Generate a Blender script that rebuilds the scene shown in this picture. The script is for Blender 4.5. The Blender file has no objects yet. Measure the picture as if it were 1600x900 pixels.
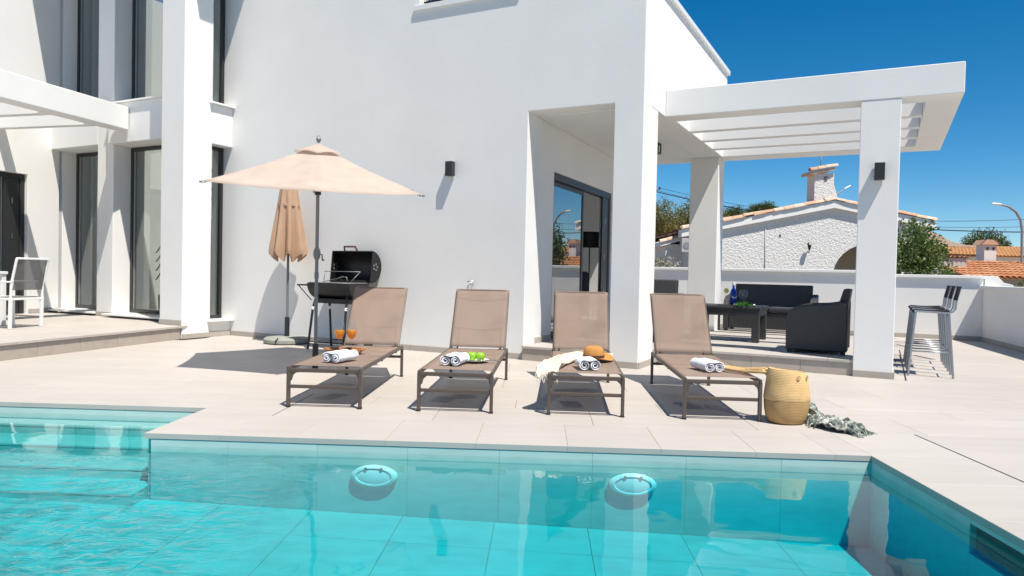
import bpy, bmesh, math, random
from mathutils import Vector, Matrix, noise
random.seed(7)
R = math.radians
sc = bpy.context.scene
COL = sc.collection
PI = math.pi

# ------------------------------------------------------------------ camera, world, sun, exposure
YB, YP, YL = 0.47762, 0.0417237, R(14.7)      # headings: house, pool deck, left terrace
cam_d = bpy.data.cameras.new('camera'); cam = bpy.data.objects.new('camera', cam_d); COL.objects.link(cam)
cam_d.sensor_width = 36.0; cam_d.lens = 36.0 * 1124.3 / 1600.0; cam_d.clip_start = 0.05; cam_d.clip_end = 3000
pitch, roll = 0.0216863, -0.0212998
fw = Vector((0, math.cos(pitch), -math.sin(pitch))); dn = Vector((0, -math.sin(pitch), -math.cos(pitch))); rt = Vector((1, 0, 0))
r2 = math.cos(roll) * rt + math.sin(roll) * dn
d2 = -math.sin(roll) * rt + math.cos(roll) * dn
M = Matrix((r2, -d2, -fw)).transposed().to_4x4(); M.translation = Vector((0, 0, 1.1))
cam.matrix_world = M
sc.camera = cam
sc.view_settings.view_transform = 'Standard'; sc.view_settings.look = 'None'
sc.view_settings.gamma = 1.0; sc.view_settings.exposure = 0.66
SUN = Vector((0.30, -0.39, 1.0)).normalized()
el = math.asin(SUN.z); az = math.atan2(SUN.x, SUN.y)
w = bpy.data.worlds.new('World'); sc.world = w; w.use_nodes = True
nt = w.node_tree; bg = nt.nodes['Background']
sky = nt.nodes.new('ShaderNodeTexSky'); sky.sky_type = 'NISHITA'; sky.sun_disc = False
sky.sun_elevation = el; sky.sun_rotation = az; sky.air_density = 0.75; sky.dust_density = 0.0; sky.ozone_density = 4.0; sky.altitude = 20
hsv = nt.nodes.new('ShaderNodeHueSaturation'); hsv.inputs['Hue'].default_value = .492; hsv.inputs['Saturation'].default_value = 1.38
nt.links.new(sky.outputs[0], hsv.inputs['Color']); nt.links.new(hsv.outputs[0], bg.inputs['Color']); bg.inputs['Strength'].default_value = 0.076
sd = bpy.data.lights.new('sun', 'SUN'); sd.energy = 4.4; sd.angle = R(0.5); sd.color = (1.0, 0.93, 0.825)
so = bpy.data.objects.new('sun', sd); COL.objects.link(so); so.location = (6, -8, 20)
so.rotation_euler = SUN.to_track_quat('Z', 'Y').to_euler()
sc.cycles.max_bounces = 10; sc.cycles.diffuse_bounces = 5; sc.cycles.transparent_max_bounces = 16
sc.cycles.caustics_reflective = False; sc.cycles.caustics_refractive = False

# ------------------------------------------------------------------ helpers
class MB:
    """collects shapes and links them as ONE mesh object"""
    def __init__(s): s.bm = bmesh.new()
    def _v(s, pts): return [s.bm.verts.new(p) for p in pts]
    def face(s, pts, smooth=False):
        f = s.bm.faces.new(s._v(pts)); f.smooth = smooth; return f
    def box(s, x0, x1, y0, y1, z0, z1, T=None):
        P = [(x0,y0,z0),(x1,y0,z0),(x1,y1,z0),(x0,y1,z0),(x0,y0,z1),(x1,y0,z1),(x1,y1,z1),(x0,y1,z1)]
        if T: P = [T @ Vector(p) for p in P]
        v = s._v(P)
        for q in ((3,2,1,0),(4,5,6,7),(0,1,5,4),(1,2,6,5),(2,3,7,6),(3,0,4,7)): s.bm.faces.new([v[i] for i in q])
        return s
    def bar(s, a, b, wx, wy, up=(0,0,1)):
        a, b = Vector(a), Vector(b); d = (b-a).normalized(); u = Vector(up)
        if abs(d.dot(u)) > .99: u = Vector((0,1,0))
        x = d.cross(u).normalized(); y = x.cross(d).normalized()
        P = []
        for c in (a, b):
            for sx, sy in ((-1,-1),(1,-1),(1,1),(-1,1)): P.append(c + x*sx*wx/2 + y*sy*wy/2)
        v = s._v(P)
        for q in ((3,2,1,0),(4,5,6,7),(0,1,5,4),(1,2,6,5),(2,3,7,6),(3,0,4,7)): s.bm.faces.new([v[i] for i in q])
        return s
    def tube(s, pts, r, n=8, cap=True, closed=False):
        pts = [Vector(p) for p in pts]; rings = []; m = len(pts); prev = None
        rr = r if isinstance(r, (list, tuple)) else [r]*m
        for i, p in enumerate(pts):
            a = pts[i-1] if (i > 0 or closed) else p
            b = pts[(i+1) % m] if (i < m-1 or closed) else p
            d = (b-a).normalized()
            if prev is None:
                u = Vector((0,0,1)) if abs(d.z) < .9 else Vector((1,0,0))
                x = d.cross(u).normalized()
            else:
                x = (prev - d*prev.dot(d)).normalized()
            y = d.cross(x); prev = x
            rings.append(s._v([p + (x*math.cos(2*PI*k/n) + y*math.sin(2*PI*k/n))*rr[i] for k in range(n)]))
        for i in range(m-1 + (1 if closed else 0)):
            A, B = rings[i], rings[(i+1) % m]
            for k in range(n):
                f = s.bm.faces.new((A[k], A[(k+1)%n], B[(k+1)%n], B[k])); f.smooth = True
        if cap and not closed:
            s.bm.faces.new(rings[0][::-1]); s.bm.faces.new(rings[-1])
        return s
    def lathe(s, prof, c=(0,0,0), n=24, sx=1, sy=1, fn=None):
        rings = []
        for r, z in prof:
            if r < 1e-5:
                q = Vector((0, 0, z)); q = fn(q, 0) if fn else q
                rings.append(s._v([q + Vector(c)]))
            else:
                P = []
                for k in range(n):
                    a = 2*PI*k/n; q = Vector((r*math.cos(a)*sx, r*math.sin(a)*sy, z))
                    if fn: q = fn(q, a)
                    P.append(q + Vector(c))
                rings.append(s._v(P))
        for A, B in zip(rings, rings[1:]):
            for k in range(n):
                k2 = (k+1) % n
                if len(A) == 1 and len(B) == 1: continue
                if len(A) == 1: f = s.bm.faces.new((A[0], B[k2], B[k]))
                elif len(B) == 1: f = s.bm.faces.new((A[k], A[k2], B[0]))
                else: f = s.bm.faces.new((A[k], A[k2], B[k2], B[k]))
                f.smooth = True
        return s
    def prism(s, poly, h0, h1, axis='z'):
        def P(a, b, h): return {'z': (a,b,h), 'y': (a,h,b), 'x': (h,a,b)}[axis]
        A = s._v([P(a,b,h0) for a,b in poly]); B = s._v([P(a,b,h1) for a,b in poly]); n = len(poly)
        s.bm.faces.new(A[::-1]); s.bm.faces.new(B)
        for k in range(n): s.bm.faces.new((A[k], A[(k+1)%n], B[(k+1)%n], B[k]))
        return s
    def panel(s, a0, a1, z0, z1, holes, P):
        """solid wall in the (a,z) plane with rectangular openings; P(a,z,t) maps to 3D, t = 0 front, 1 back"""
        xs = sorted(set([a0,a1] + [h[i] for h in holes for i in (0,1) if a0 < h[i] < a1]))
        zs = sorted(set([z0,z1] + [h[i] for h in holes for i in (2,3) if z0 < h[i] < z1]))
        def solid(i, j):
            if i < 0 or j < 0 or i >= len(xs)-1 or j >= len(zs)-1: return False
            cx, cz = (xs[i]+xs[i+1])/2, (zs[j]+zs[j+1])/2
            return not any(h[0] < cx < h[1] and h[2] < cz < h[3] for h in holes)
        V = {}
        def v(i, j, t):
            if (i,j,t) not in V: V[(i,j,t)] = s.bm.verts.new(P(xs[i], zs[j], t))
            return V[(i,j,t)]
        for i in range(len(xs)-1):
            for j in range(len(zs)-1):
                if not solid(i,j): continue
                s.bm.faces.new((v(i,j,0), v(i+1,j,0), v(i+1,j+1,0), v(i,j+1,0)))
                s.bm.faces.new((v(i,j+1,1), v(i+1,j+1,1), v(i+1,j,1), v(i,j,1)))
                for di, dj, e in ((-1,0,((i,j),(i,j+1))), (1,0,((i+1,j+1),(i+1,j))), (0,-1,((i+1,j),(i,j))), (0,1,((i,j+1),(i+1,j+1)))):
                    if not solid(i+di, j+dj):
                        (p, q) = e; s.bm.faces.new((v(*q,0), v(*p,0), v(*p,1), v(*q,1)))
        return s
    def grid(s, nu, nv, fn, smooth=True):
        V = [[s.bm.verts.new(fn(i/nu, j/nv)) for j in range(nv+1)] for i in range(nu+1)]
        for i in range(nu):
            for j in range(nv):
                f = s.bm.faces.new((V[i][j], V[i+1][j], V[i+1][j+1], V[i][j+1])); f.smooth = smooth
        return s
    def mesh(s, name, mat, off=None):
        if off: bmesh.ops.translate(s.bm, vec=Vector(off), verts=s.bm.verts)
        bmesh.ops.recalc_face_normals(s.bm, faces=s.bm.faces)
        for e in s.bm.edges:
            if len(e.link_faces) == 2 and e.calc_face_angle(0) > R(42): e.smooth = False
        me = bpy.data.meshes.new(name); s.bm.to_mesh(me); s.bm.free()
        if mat: me.materials.append(mat)
        return me
    def build(s, name, mat, parent=None, bevel=0, off=None, seg=2):
        o = bpy.data.objects.new(name, s.mesh(name, mat, off)); COL.objects.link(o)
        if parent is not None: o.parent = parent
        if bevel:
            m = o.modifiers.new('bevel', 'BEVEL'); m.width = bevel; m.segments = seg; m.limit_method = 'ANGLE'; m.angle_limit = R(40)
            m.harden_normals = False
        return o

def tag(o, label=None, cat=None, group=None, kind=None):
    if label: o['label'] = label
    if cat: o['category'] = cat
    if group: o['group'] = group
    if kind: o['kind'] = kind
    return o
def thing(name, label, cat, loc=(0,0,0), rz=0, group=None):
    o = bpy.data.objects.new(name, None); COL.objects.link(o); o.location = loc; o.rotation_euler = (0,0,rz); o.empty_display_size = .2
    return tag(o, label, cat, group)
def place(o, loc, rz=0): o.location = loc; o.rotation_euler = (0,0,rz); return o
def copy_tree(o, parent=None):
    c = o.copy(); COL.objects.link(c)
    if parent is not None: c.parent = parent
    for ch in [x for x in bpy.data.objects if x.parent is o]: copy_tree(ch, c)
    return c
def inst(name, me, parent, loc, rz=0):
    o = bpy.data.objects.new(name, me); COL.objects.link(o); o.parent = parent; o.location = loc; o.rotation_euler = (0,0,rz); return o
def Wd(yaw, a, b, z=0):
    return Vector((a*math.cos(yaw) + b*math.sin(yaw), -a*math.sin(yaw) + b*math.cos(yaw), z))
def WB(u, v, z=0): return Wd(YB, u, v, z)      # house frame
def WP(p, q, z=0): return Wd(YP, p, q, z)      # pool frame
def WL(a, b, z=0): return Wd(YL, a, b, z)      # left terrace frame

# ------------------------------------------------------------------ materials
def mat(name):
    m = bpy.data.materials.new(name); m.use_nodes = True
    return m, m.node_tree, m.node_tree.nodes['Principled BSDF']
def node(nt, t, **k):
    n = nt.nodes.new(t)
    for a, b in k.items():
        if a in n.inputs: n.inputs[a].default_value = b
        else: setattr(n, a, b)
    return n
def ramp(nt, fac, stops):
    r = nt.nodes.new('ShaderNodeValToRGB'); e = r.color_ramp.elements
    e[0].position, e[0].color = stops[0][0], (*stops[0][1], 1)
    e[1].position, e[1].color = stops[-1][0], (*stops[-1][1], 1)
    for p, c in stops[1:-1]:
        x = e.new(p); x.color = (*c, 1)
    nt.links.new(fac, r.inputs['Fac']); return r
def simple(name, col, rough=.5, metal=0, var=.06, scale=8, bump=0, bscale=60, coord='Object', spec=.5, stretch=(1,1,1), rnd=0):
    m, t, b = mat(name); L = t.links
    tc = node(t, 'ShaderNodeTexCoord'); mp = node(t, 'ShaderNodeMapping'); mp.inputs['Scale'].default_value = stretch
    if coord == 'World':
        g = node(t, 'ShaderNodeNewGeometry'); L.new(g.outputs['Position'], mp.inputs['Vector'])
    else: L.new(tc.outputs[coord], mp.inputs['Vector'])
    n = node(t, 'ShaderNodeTexNoise', Scale=scale, Detail=5.0, Roughness=.6); L.new(mp.outputs[0], n.inputs['Vector'])
    c1 = tuple(max(0, x*(1-var)) for x in col); c2 = tuple(min(1, x*(1+var)) for x in col)
    r = ramp(t, n.outputs['Fac'], [(.3, c1), (.7, c2)])
    out = r.outputs['Color']
    if rnd:
        oi = node(t, 'ShaderNodeObjectInfo'); mr = node(t, 'ShaderNodeMapRange'); mr.inputs['To Min'].default_value = 1-rnd; mr.inputs['To Max'].default_value = 1+rnd
        L.new(oi.outputs['Random'], mr.inputs['Value'])
        mx = node(t, 'ShaderNodeVectorMath', operation='SCALE'); L.new(out, mx.inputs[0]); L.new(mr.outputs[0], mx.inputs['Scale']); out = mx.outputs[0]
    L.new(out, b.inputs['Base Color'])
    b.inputs['Roughness'].default_value = rough; b.inputs['Metallic'].default_value = metal; b.inputs['Specular IOR Level'].default_value = spec
    if bump:
        n2 = node(t, 'ShaderNodeTexNoise', Scale=bscale, Detail=4.0); L.new(mp.outputs[0], n2.inputs['Vector'])
        bp = node(t, 'ShaderNodeBump', Strength=bump, Distance=.01); L.new(n2.outputs['Fac'], bp.inputs['Height']); L.new(bp.outputs[0], b.inputs['Normal'])
    return m

M_white = simple('white render', (.79,.785,.77), .9, var=.025, scale=1.3, bump=.12, bscale=45, coord='World', spec=.2)
M_white2 = simple('white painted pergola', (.80,.80,.785), .85, var=.02, scale=1.7, bump=.08, bscale=50, coord='World', spec=.2)
M_inner = simple('interior paint', (.74,.73,.71), .9, var=.02)
def tile_mat(name, base, rough, streak=.07, rnd=.025):
    m, t, b = mat(name); L = t.links
    g = node(t, 'ShaderNodeNewGeometry'); oi = node(t, 'ShaderNodeObjectInfo')
    mp = node(t, 'ShaderNodeMapping'); mp.inputs['Scale'].default_value = (.55, 4.5, 4.5); mp.inputs['Rotation'].default_value = (0,0,YP)
    vm = node(t, 'ShaderNodeVectorMath', operation='MULTIPLY_ADD')
    L.new(g.outputs['Position'], vm.inputs[0]); vm.inputs[1].default_value = (1,1,1)
    cx = node(t, 'ShaderNodeCombineXYZ'); ml = node(t, 'ShaderNodeMath', operation='MULTIPLY'); ml.inputs[1].default_value = 37
    L.new(oi.outputs['Random'], ml.inputs[0]); L.new(ml.outputs[0], cx.inputs[2]); L.new(ml.outputs[0], cx.inputs[0]); L.new(cx.outputs[0], vm.inputs[2])
    L.new(vm.outputs[0], mp.inputs['Vector'])
    n = node(t, 'ShaderNodeTexNoise', Scale=1.6, Detail=6.0, Roughness=.65, Distortion=.6); L.new(mp.outputs[0], n.inputs['Vector'])
    n2 = node(t, 'ShaderNodeTexNoise', Scale=.5, Detail=3.0); L.new(g.outputs['Position'], n2.inputs['Vector'])
    r = ramp(t, n.outputs['Fac'], [(.28, tuple(x*(1-streak*1.6) for x in base)), (.5, base), (.72, tuple(min(1,x*(1+streak)) for x in base))])
    r2_ = ramp(t, n2.outputs['Fac'], [(.3, (.94,.93,.92)), (.7, (1.04,1.03,1.03))])
    mx = node(t, 'ShaderNodeMix', data_type='RGBA', blend_type='MULTIPLY'); mx.inputs['Factor'].default_value = 1
    L.new(r.outputs[0], mx.inputs['A']); L.new(r2_.outputs[0], mx.inputs['B'])
    mr = node(t, 'ShaderNodeMapRange'); mr.inputs['To Min'].default_value = 1-rnd; mr.inputs['To Max'].default_value = 1+rnd; L.new(oi.outputs['Random'], mr.inputs['Value'])
    sc_ = node(t, 'ShaderNodeVectorMath', operation='SCALE'); L.new(mx.outputs['Result'], sc_.inputs[0]); L.new(mr.outputs[0], sc_.inputs['Scale'])
    L.new(sc_.outputs[0], b.inputs['Base Color']); b.inputs['Roughness'].default_value = rough; b.inputs['Specular IOR Level'].default_value = .35
    bp = node(t, 'ShaderNodeBump', Strength=.08, Distance=.005); L.new(n.outputs['Fac'], bp.inputs['Height']); L.new(bp.outputs[0], b.inputs['Normal'])
    return m
M_deck = tile_mat('pale porcelain paving', (.45,.42,.39), .55, .045)
M_riser = tile_mat('taupe porcelain riser', (.40,.355,.31), .55, .08)
M_skirt = tile_mat('taupe skirting', (.42,.385,.345), .55, .06)
M_lip = tile_mat('coping lip', (.445,.42,.39), .55, .045)
M_grout = simple('grout', (.34,.315,.29), .95)
M_ground = simple('dry earth', (.22,.18,.13), .95, var=.25, scale=.4, coord='World')
M_pool = tile_mat('pool tile', (.46,.60,.57), .5, .07, .02)
M_poolgrout = simple('pool grout', (.40,.54,.50), .9)
M_frame = simple('anthracite aluminium', (.025,.026,.028), .4, var=.1)
M_black = simple('black metal', (.012,.012,.013), .42, var=.15, scale=20)
M_dark = simple('dark room', (.10,.10,.10), .9)
M_taupe = simple('taupe powder coated aluminium', (.088,.067,.054), .42, var=.08, scale=20, rnd=.03)
M_rattan = None
def rattan():
    m, t, b = mat('black woven resin'); L = t.links
    tc = node(t, 'ShaderNodeTexCoord')
    wv = node(t, 'ShaderNodeTexWave', Scale=14.0, Distortion=.4); wv.bands_direction = 'X'; wv.inputs['Detail'].default_value = 1
    mp = node(t, 'ShaderNodeMapping'); mp.inputs['Scale'].default_value = (1,1,.08); L.new(tc.outputs['Object'], mp.inputs[0]); L.new(mp.outputs[0], wv.inputs[0])
    w2 = node(t, 'ShaderNodeTexWave', Scale=16.0); w2.bands_direction = 'Z'; L.new(tc.outputs['Object'], w2.inputs[0])
    ad = node(t, 'ShaderNodeMath', operation='MULTIPLY_ADD'); ad.inputs[1].default_value = .35
    L.new(w2.outputs['Fac'], ad.inputs[0]); L.new(wv.outputs['Fac'], ad.inputs[2])
    r = ramp(t, ad.outputs[0], [(.1, (.018,.018,.020)), (1, (.040,.040,.043))]); L.new(r.outputs[0], b.inputs['Base Color'])
    b.inputs['Roughness'].default_value = .5
    bp = node(t, 'ShaderNodeBump', Strength=.5, Distance=.006); L.new(ad.outputs[0], bp.inputs['Height']); L.new(bp.outputs[0], b.inputs['Normal'])
    return m
M_rattan = rattan()
M_cush = simple('charcoal cushion', (.035,.037,.045), .9, bump=.1, bscale=300)
def sling(name, col, tr):
    m, t, b = mat(name); L = t.links
    tc = node(t, 'ShaderNodeTexCoord'); n = node(t, 'ShaderNodeTexNoise', Scale=500.0, Detail=1.0); L.new(tc.outputs['Object'], n.inputs['Vector'])
    n3 = node(t, 'ShaderNodeTexNoise', Scale=4.0, Detail=2.0); L.new(tc.outputs['Object'], n3.inputs['Vector'])
    ad = node(t, 'ShaderNodeMath', operation='ADD'); L.new(n.outputs['Fac'], ad.inputs[0]); L.new(n3.outputs['Fac'], ad.inputs[1])
    r = ramp(t, ad.outputs[0], [(.6, tuple(x*.82 for x in col)), (1.4, tuple(x*1.15 for x in col))]); L.new(r.outputs[0], b.inputs['Base Color'])
    b.inputs['Roughness'].default_value = .8; b.inputs['Specular IOR Level'].default_value = .2
    tp = node(t, 'ShaderNodeBsdfTransparent'); mx = node(t, 'ShaderNodeMixShader'); mx.inputs[0].default_value = tr
    o = t.nodes['Material Output']; L.new(b.outputs[0], mx.inputs[1]); L.new(tp.outputs[0], mx.inputs[2]); L.new(mx.outputs[0], o.inputs['Surface'])
    return m
M_sling = sling('taupe mesh sling', (.265,.195,.153), .25)
M_greymesh = sling('grey mesh sling', (.13,.13,.13), .12)
def fabric(name, col, transl=.25, bump=.15, bscale=120, var=.06, rough=.9, openness=0):
    m, t, b = mat(name); L = t.links
    tc = node(t, 'ShaderNodeTexCoord'); n = node(t, 'ShaderNodeTexNoise', Scale=6.0, Detail=4.0); L.new(tc.outputs['Object'], n.inputs['Vector'])
    r = ramp(t, n.outputs['Fac'], [(.3, tuple(x*(1-var) for x in col)), (.7, tuple(min(1,x*(1+var)) for x in col))]); L.new(r.outputs[0], b.inputs['Base Color'])
    b.inputs['Roughness'].default_value = rough; b.inputs['Specular IOR Level'].default_value = .15
    n2 = node(t, 'ShaderNodeTexNoise', Scale=bscale, Detail=3.0); L.new(tc.outputs['Object'], n2.inputs['Vector'])
    bp = node(t, 'ShaderNodeBump', Strength=bump, Distance=.01); L.new(n2.outputs['Fac'], bp.inputs['Height']); L.new(bp.outputs[0], b.inputs['Normal'])
    if transl:
        tl = node(t, 'ShaderNodeBsdfTranslucent'); L.new(r.outputs[0], tl.inputs['Color']); mx = node(t, 'ShaderNodeMixShader'); mx.inputs[0].default_value = transl
        o = t.nodes['Material Output']; L.new(b.outputs[0], mx.inputs[1]); L.new(tl.outputs[0], mx.inputs[2]); L.new(mx.outputs[0], o.inputs['Surface'])
        if openness:       # light that passes straight through the weave
            tp = node(t, 'ShaderNodeBsdfTransparent'); m2 = node(t, 'ShaderNodeMixShader'); m2.inputs[0].default_value = openness
            L.new(mx.outputs[0], m2.inputs[1]); L.new(tp.outputs[0], m2.inputs[2]); L.new(m2.outputs[0], o.inputs['Surface'])
    return m
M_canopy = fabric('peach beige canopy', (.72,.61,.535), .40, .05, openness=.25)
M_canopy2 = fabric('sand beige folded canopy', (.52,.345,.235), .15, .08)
M_towel = fabric('white terry towel', (.86,.87,.90), 0, .55, 260, .03)
M_scarf = fabric('cream scarf', (.78,.70,.58), .1, .5, 60, .14)
def throw_mat():
    m, t, b = mat('sage and ivory throw'); L = t.links
    tc = node(t, 'ShaderNodeTexCoord'); n = node(t, 'ShaderNodeTexNoise', Scale=28.0, Detail=4.0, Roughness=.7); L.new(tc.outputs['Object'], n.inputs['Vector'])
    r = ramp(t, n.outputs['Fac'], [(.40, (.085,.105,.09)), (.52, (.24,.27,.24)), (.64, (.58,.58,.53))]); L.new(r.outputs[0], b.inputs['Base Color']); b.inputs['Roughness'].default_value = .95
    bp = node(t, 'ShaderNodeBump', Strength=.6, Distance=.01); L.new(n.outputs['Fac'], bp.inputs['Height']); L.new(bp.outputs[0], b.inputs['Normal'])
    return m
M_throw = throw_mat()
def straw(name, c1, c2, scale=60, dirn='Z'):
    m, t, b = mat(name); L = t.links
    tc = node(t, 'ShaderNodeTexCoord'); wv = node(t, 'ShaderNodeTexWave', Scale=scale/6.28, Distortion=1.5); wv.bands_direction = dirn
    wv.inputs['Detail'].default_value = 3; wv.inputs['Detail Scale'].default_value = 3
    L.new(tc.outputs['Object'], wv.inputs[0]); r = ramp(t, wv.outputs['Fac'], [(.0, c1), (1, c2)])
    n = node(t, 'ShaderNodeTexNoise', Scale=14.0, Detail=4.0); L.new(tc.outputs['Object'], n.inputs['Vector'])
    r2_ = ramp(t, n.outputs['Fac'], [(.3, (.86,.86,.84)), (.7, (1.06,1.05,1.04))])
    mx = node(t, 'ShaderNodeMix', data_type='RGBA', blend_type='MULTIPLY'); mx.inputs['Factor'].default_value = 1
    L.new(r.outputs[0], mx.inputs['A']); L.new(r2_.outputs[0], mx.inputs['B']); L.new(mx.outputs['Result'], b.inputs['Base Color'])
    b.inputs['Roughness'].default_value = .85; b.inputs['Specular IOR Level'].default_value = .2
    bp = node(t, 'ShaderNodeBump', Strength=.3, Distance=.003); L.new(wv.outputs['Fac'], bp.inputs['Height']); L.new(bp.outputs[0], b.inputs['Normal'])
    return m
M_basket = straw('seagrass light', (.62,.41,.185), (.74,.515,.255), 170)
M_basket2 = straw('seagrass dark', (.42,.26,.11), (.53,.345,.165), 170)
M_hat = straw('tan straw', (.42,.20,.06), (.56,.29,.09), 250)
M_steel = simple('grey steel tube', (.33,.36,.40), .32, metal=.75, var=.05, rnd=.05)
M_pole = simple('grey umbrella pole', (.20,.205,.21), .45, metal=.3)
M_plastic = simple('black plastic', (.02,.02,.021), .5)
M_slat = simple('black stool slat', (.022,.023,.025), .75, var=.3, scale=30, spec=.15)
M_stonew = simple('grey green concrete weight', (.27,.28,.25), .9, var=.08, bump=.1)
M_wood = simple('olive wood', (.40,.17,.05), .5, var=.3, scale=18, stretch=(1,6,1))
M_handle = simple('brown handle', (.075,.03,.022), .5)
M_bbq = simple('black enamel', (.011,.011,.012), .45, var=.2, scale=12)
M_bbqin = simple('sooty inside', (.018,.018,.018), .75, var=.3, scale=10)
M_chrome = simple('chrome wire', (.62,.62,.62), .25, metal=1)
M_grate = simple('dull grill wire', (.24,.24,.24), .55, metal=.6)
M_whitep = simple('white lacquer', (.78,.78,.77), .4, var=.02)
M_plate = simple('white ceramic', (.82,.82,.80), .25, var=.02)
M_apple = simple('green apple skin', (.25,.52,.02), .3, var=.22, scale=14)
M_stem = simple('stem', (.10,.06,.03), .8)
M_lemon = simple('lemon flesh', (.80,.68,.16), .5)
M_label = simple('white print', (.72,.76,.82), .5)
M_board = simple('board wood', (.50,.30,.14), .6, var=.25, scale=22, stretch=(1,5,1))
M_blue = simple('blue bottle glass', (.005,.035,.36), .12, var=.1)
def glass(name, tint=(1,1,1), rough=.0, base=.05, gmul=1.0):
    m, t, b = mat(name); L = t.links; t.nodes.remove(b)
    g = node(t, 'ShaderNodeBsdfGlossy', Roughness=rough); tp = node(t, 'ShaderNodeBsdfTransparent'); tp.inputs['Color'].default_value = (*tint, 1)
    fr = node(t, 'ShaderNodeLayerWeight'); pw = node(t, 'ShaderNodeMath', operation='POWER'); pw.inputs[1].default_value = 5; L.new(fr.outputs['Facing'], pw.inputs[0])
    mr = node(t, 'ShaderNodeMapRange'); mr.inputs['To Min'].default_value = base; mr.inputs['To Max'].default_value = gmul; L.new(pw.outputs[0], mr.inputs['Value']); mx = node(t, 'ShaderNodeMixShader'); L.new(mr.outputs[0], mx.inputs[0]); L.new(tp.outputs[0], mx.inputs[1]); L.new(g.outputs[0], mx.inputs[2])
    L.new(mx.outputs[0], t.nodes['Material Output'].inputs['Surface']); return m
M_pane = glass('window glass', (.72,.76,.75), 0, .12)
M_doorpane = glass('door glass', (.42,.47,.50), 0, .48)
M_clear = glass('clear stemware', (.96,.97,.97), .02, .07)
def juice():
    m, t, b = mat('orange juice'); b.inputs['Base Color'].default_value = (.95,.45,.02,1); b.inputs['Roughness'].default_value = .25
    n = node(t, 'ShaderNodeTexNoise', Scale=60.0); r = ramp(t, n.outputs['Fac'], [(.3, (.90,.36,.008)), (.7, (.95,.50,.03))]); t.links.new(r.outputs[0], b.inputs['Base Color'])
    tl = node(t, 'ShaderNodeBsdfTranslucent'); t.links.new(r.outputs[0], tl.inputs['Color']); mx = node(t, 'ShaderNodeMixShader'); mx.inputs[0].default_value = .4; t.links.new(b.outputs[0], mx.inputs[1]); t.links.new(tl.outputs[0], mx.inputs[2]); t.links.new(mx.outputs[0], t.nodes['Material Output'].inputs['Surface']); return m
M_juice = juice()
def leafmat(name, cols, transl=.3):
    m, t, b = mat(name); L = t.links; g = node(t, 'ShaderNodeNewGeometry')
    r = ramp(t, g.outputs['Random Per Island'], [(i/(len(cols)-1), c) for i, c in enumerate(cols)]); L.new(r.outputs[0], b.inputs['Base Color']); b.inputs['Roughness'].default_value = .55
    tl = node(t, 'ShaderNodeBsdfTranslucent'); L.new(r.outputs[0], tl.inputs['Color']); mx = node(t, 'ShaderNodeMixShader'); mx.inputs[0].default_value = transl
    L.new(b.outputs[0], mx.inputs[1]); L.new(tl.outputs[0], mx.inputs[2]); L.new(mx.outputs[0], t.nodes['Material Output'].inputs['Surface']); return m
M_olive = leafmat('olive leaves', [(.08,.09,.02), (.17,.17,.05), (.27,.25,.09)])
M_pine = leafmat('pine needles', [(.035,.065,.012), (.08,.11,.02), (.13,.15,.03)])
M_citrus = leafmat('citrus leaves', [(.04,.085,.015), (.10,.17,.035), (.22,.26,.09)])
M_hedge = leafmat('hedge leaves', [(.05,.07,.015), (.11,.13,.03), (.17,.17,.05)])
M_herb = leafmat('herb leaves', [(.015,.09,.01), (.04,.19,.02), (.10,.30,.04)])
M_bark = simple('bark', (.12,.085,.06), .95, var=.3, scale=30)
def stone_white():
    m, t, b = mat('rough white roughcast'); L = t.links; g = node(t, 'ShaderNodeNewGeometry')
    n = node(t, 'ShaderNodeTexNoise', Scale=11.0, Detail=8.0, Roughness=.75); L.new(g.outputs['Position'], n.inputs['Vector'])
    v = node(t, 'ShaderNodeTexVoronoi', Scale=17.0); L.new(g.outputs['Position'], v.inputs['Vector'])
    r = ramp(t, n.outputs['Fac'], [(.30, (.46,.44,.42)), (.42, (.70,.69,.67)), (.6, (.80,.79,.78))]); L.new(r.outputs[0], b.inputs['Base Color']); b.inputs['Roughness'].default_value = .95
    ad = node(t, 'ShaderNodeMath', operation='MULTIPLY_ADD'); ad.inputs[1].default_value = .3; L.new(v.outputs['Distance'], ad.inputs[0]); L.new(n.outputs['Fac'], ad.inputs[2])
    bp = node(t, 'ShaderNodeBump', Strength=1.0, Distance=.05); L.new(ad.outputs[0], bp.inputs['Height']); L.new(bp.outputs[0], b.inputs['Normal']); return m
M_stone = stone_white()
def terracotta(name, cols):
    m, t, b = mat(name); L = t.links; g = node(t, 'ShaderNodeNewGeometry'); oi = node(t, 'ShaderNodeObjectInfo')
    ad = node(t, 'ShaderNodeMath', operation='ADD'); L.new(g.outputs['Random Per Island'], ad.inputs[0]); L.new(oi.outputs['Random'], ad.inputs[1])
    fr = node(t, 'ShaderNodeMath', operation='FRACT'); L.new(ad.outputs[0], fr.inputs[0])
    n = node(t, 'ShaderNodeTexNoise', Scale=6.0, Detail=6.0); L.new(g.outputs['Position'], n.inputs['Vector'])
    mxv = node(t, 'ShaderNodeMath', operation='MULTIPLY_ADD'); mxv.inputs[1].default_value = .5; L.new(fr.outputs[0], mxv.inputs[0])
    m2 = node(t, 'ShaderNodeMath', operation='MULTIPLY'); m2.inputs[1].default_value = .5; L.new(n.outputs['Fac'], m2.inputs[0]); L.new(m2.outputs[0], mxv.inputs[2])
    r = ramp(t, mxv.outputs[0], [(.15+.7*i/(len(cols)-1), c) for i, c in enumerate(cols)]); L.new(r.outputs[0], b.inputs['Base Color']); b.inputs['Roughness'].default_value = .9; return m
M_tile_old = terracotta('weathered pale roof tile', [(.40,.19,.10), (.52,.30,.19), (.58,.42,.31), (.66,.60,.53)])
M_tile_or = terracotta('orange roof tile', [(.40,.16,.07), (.50,.22,.10), (.58,.31,.17)])
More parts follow.
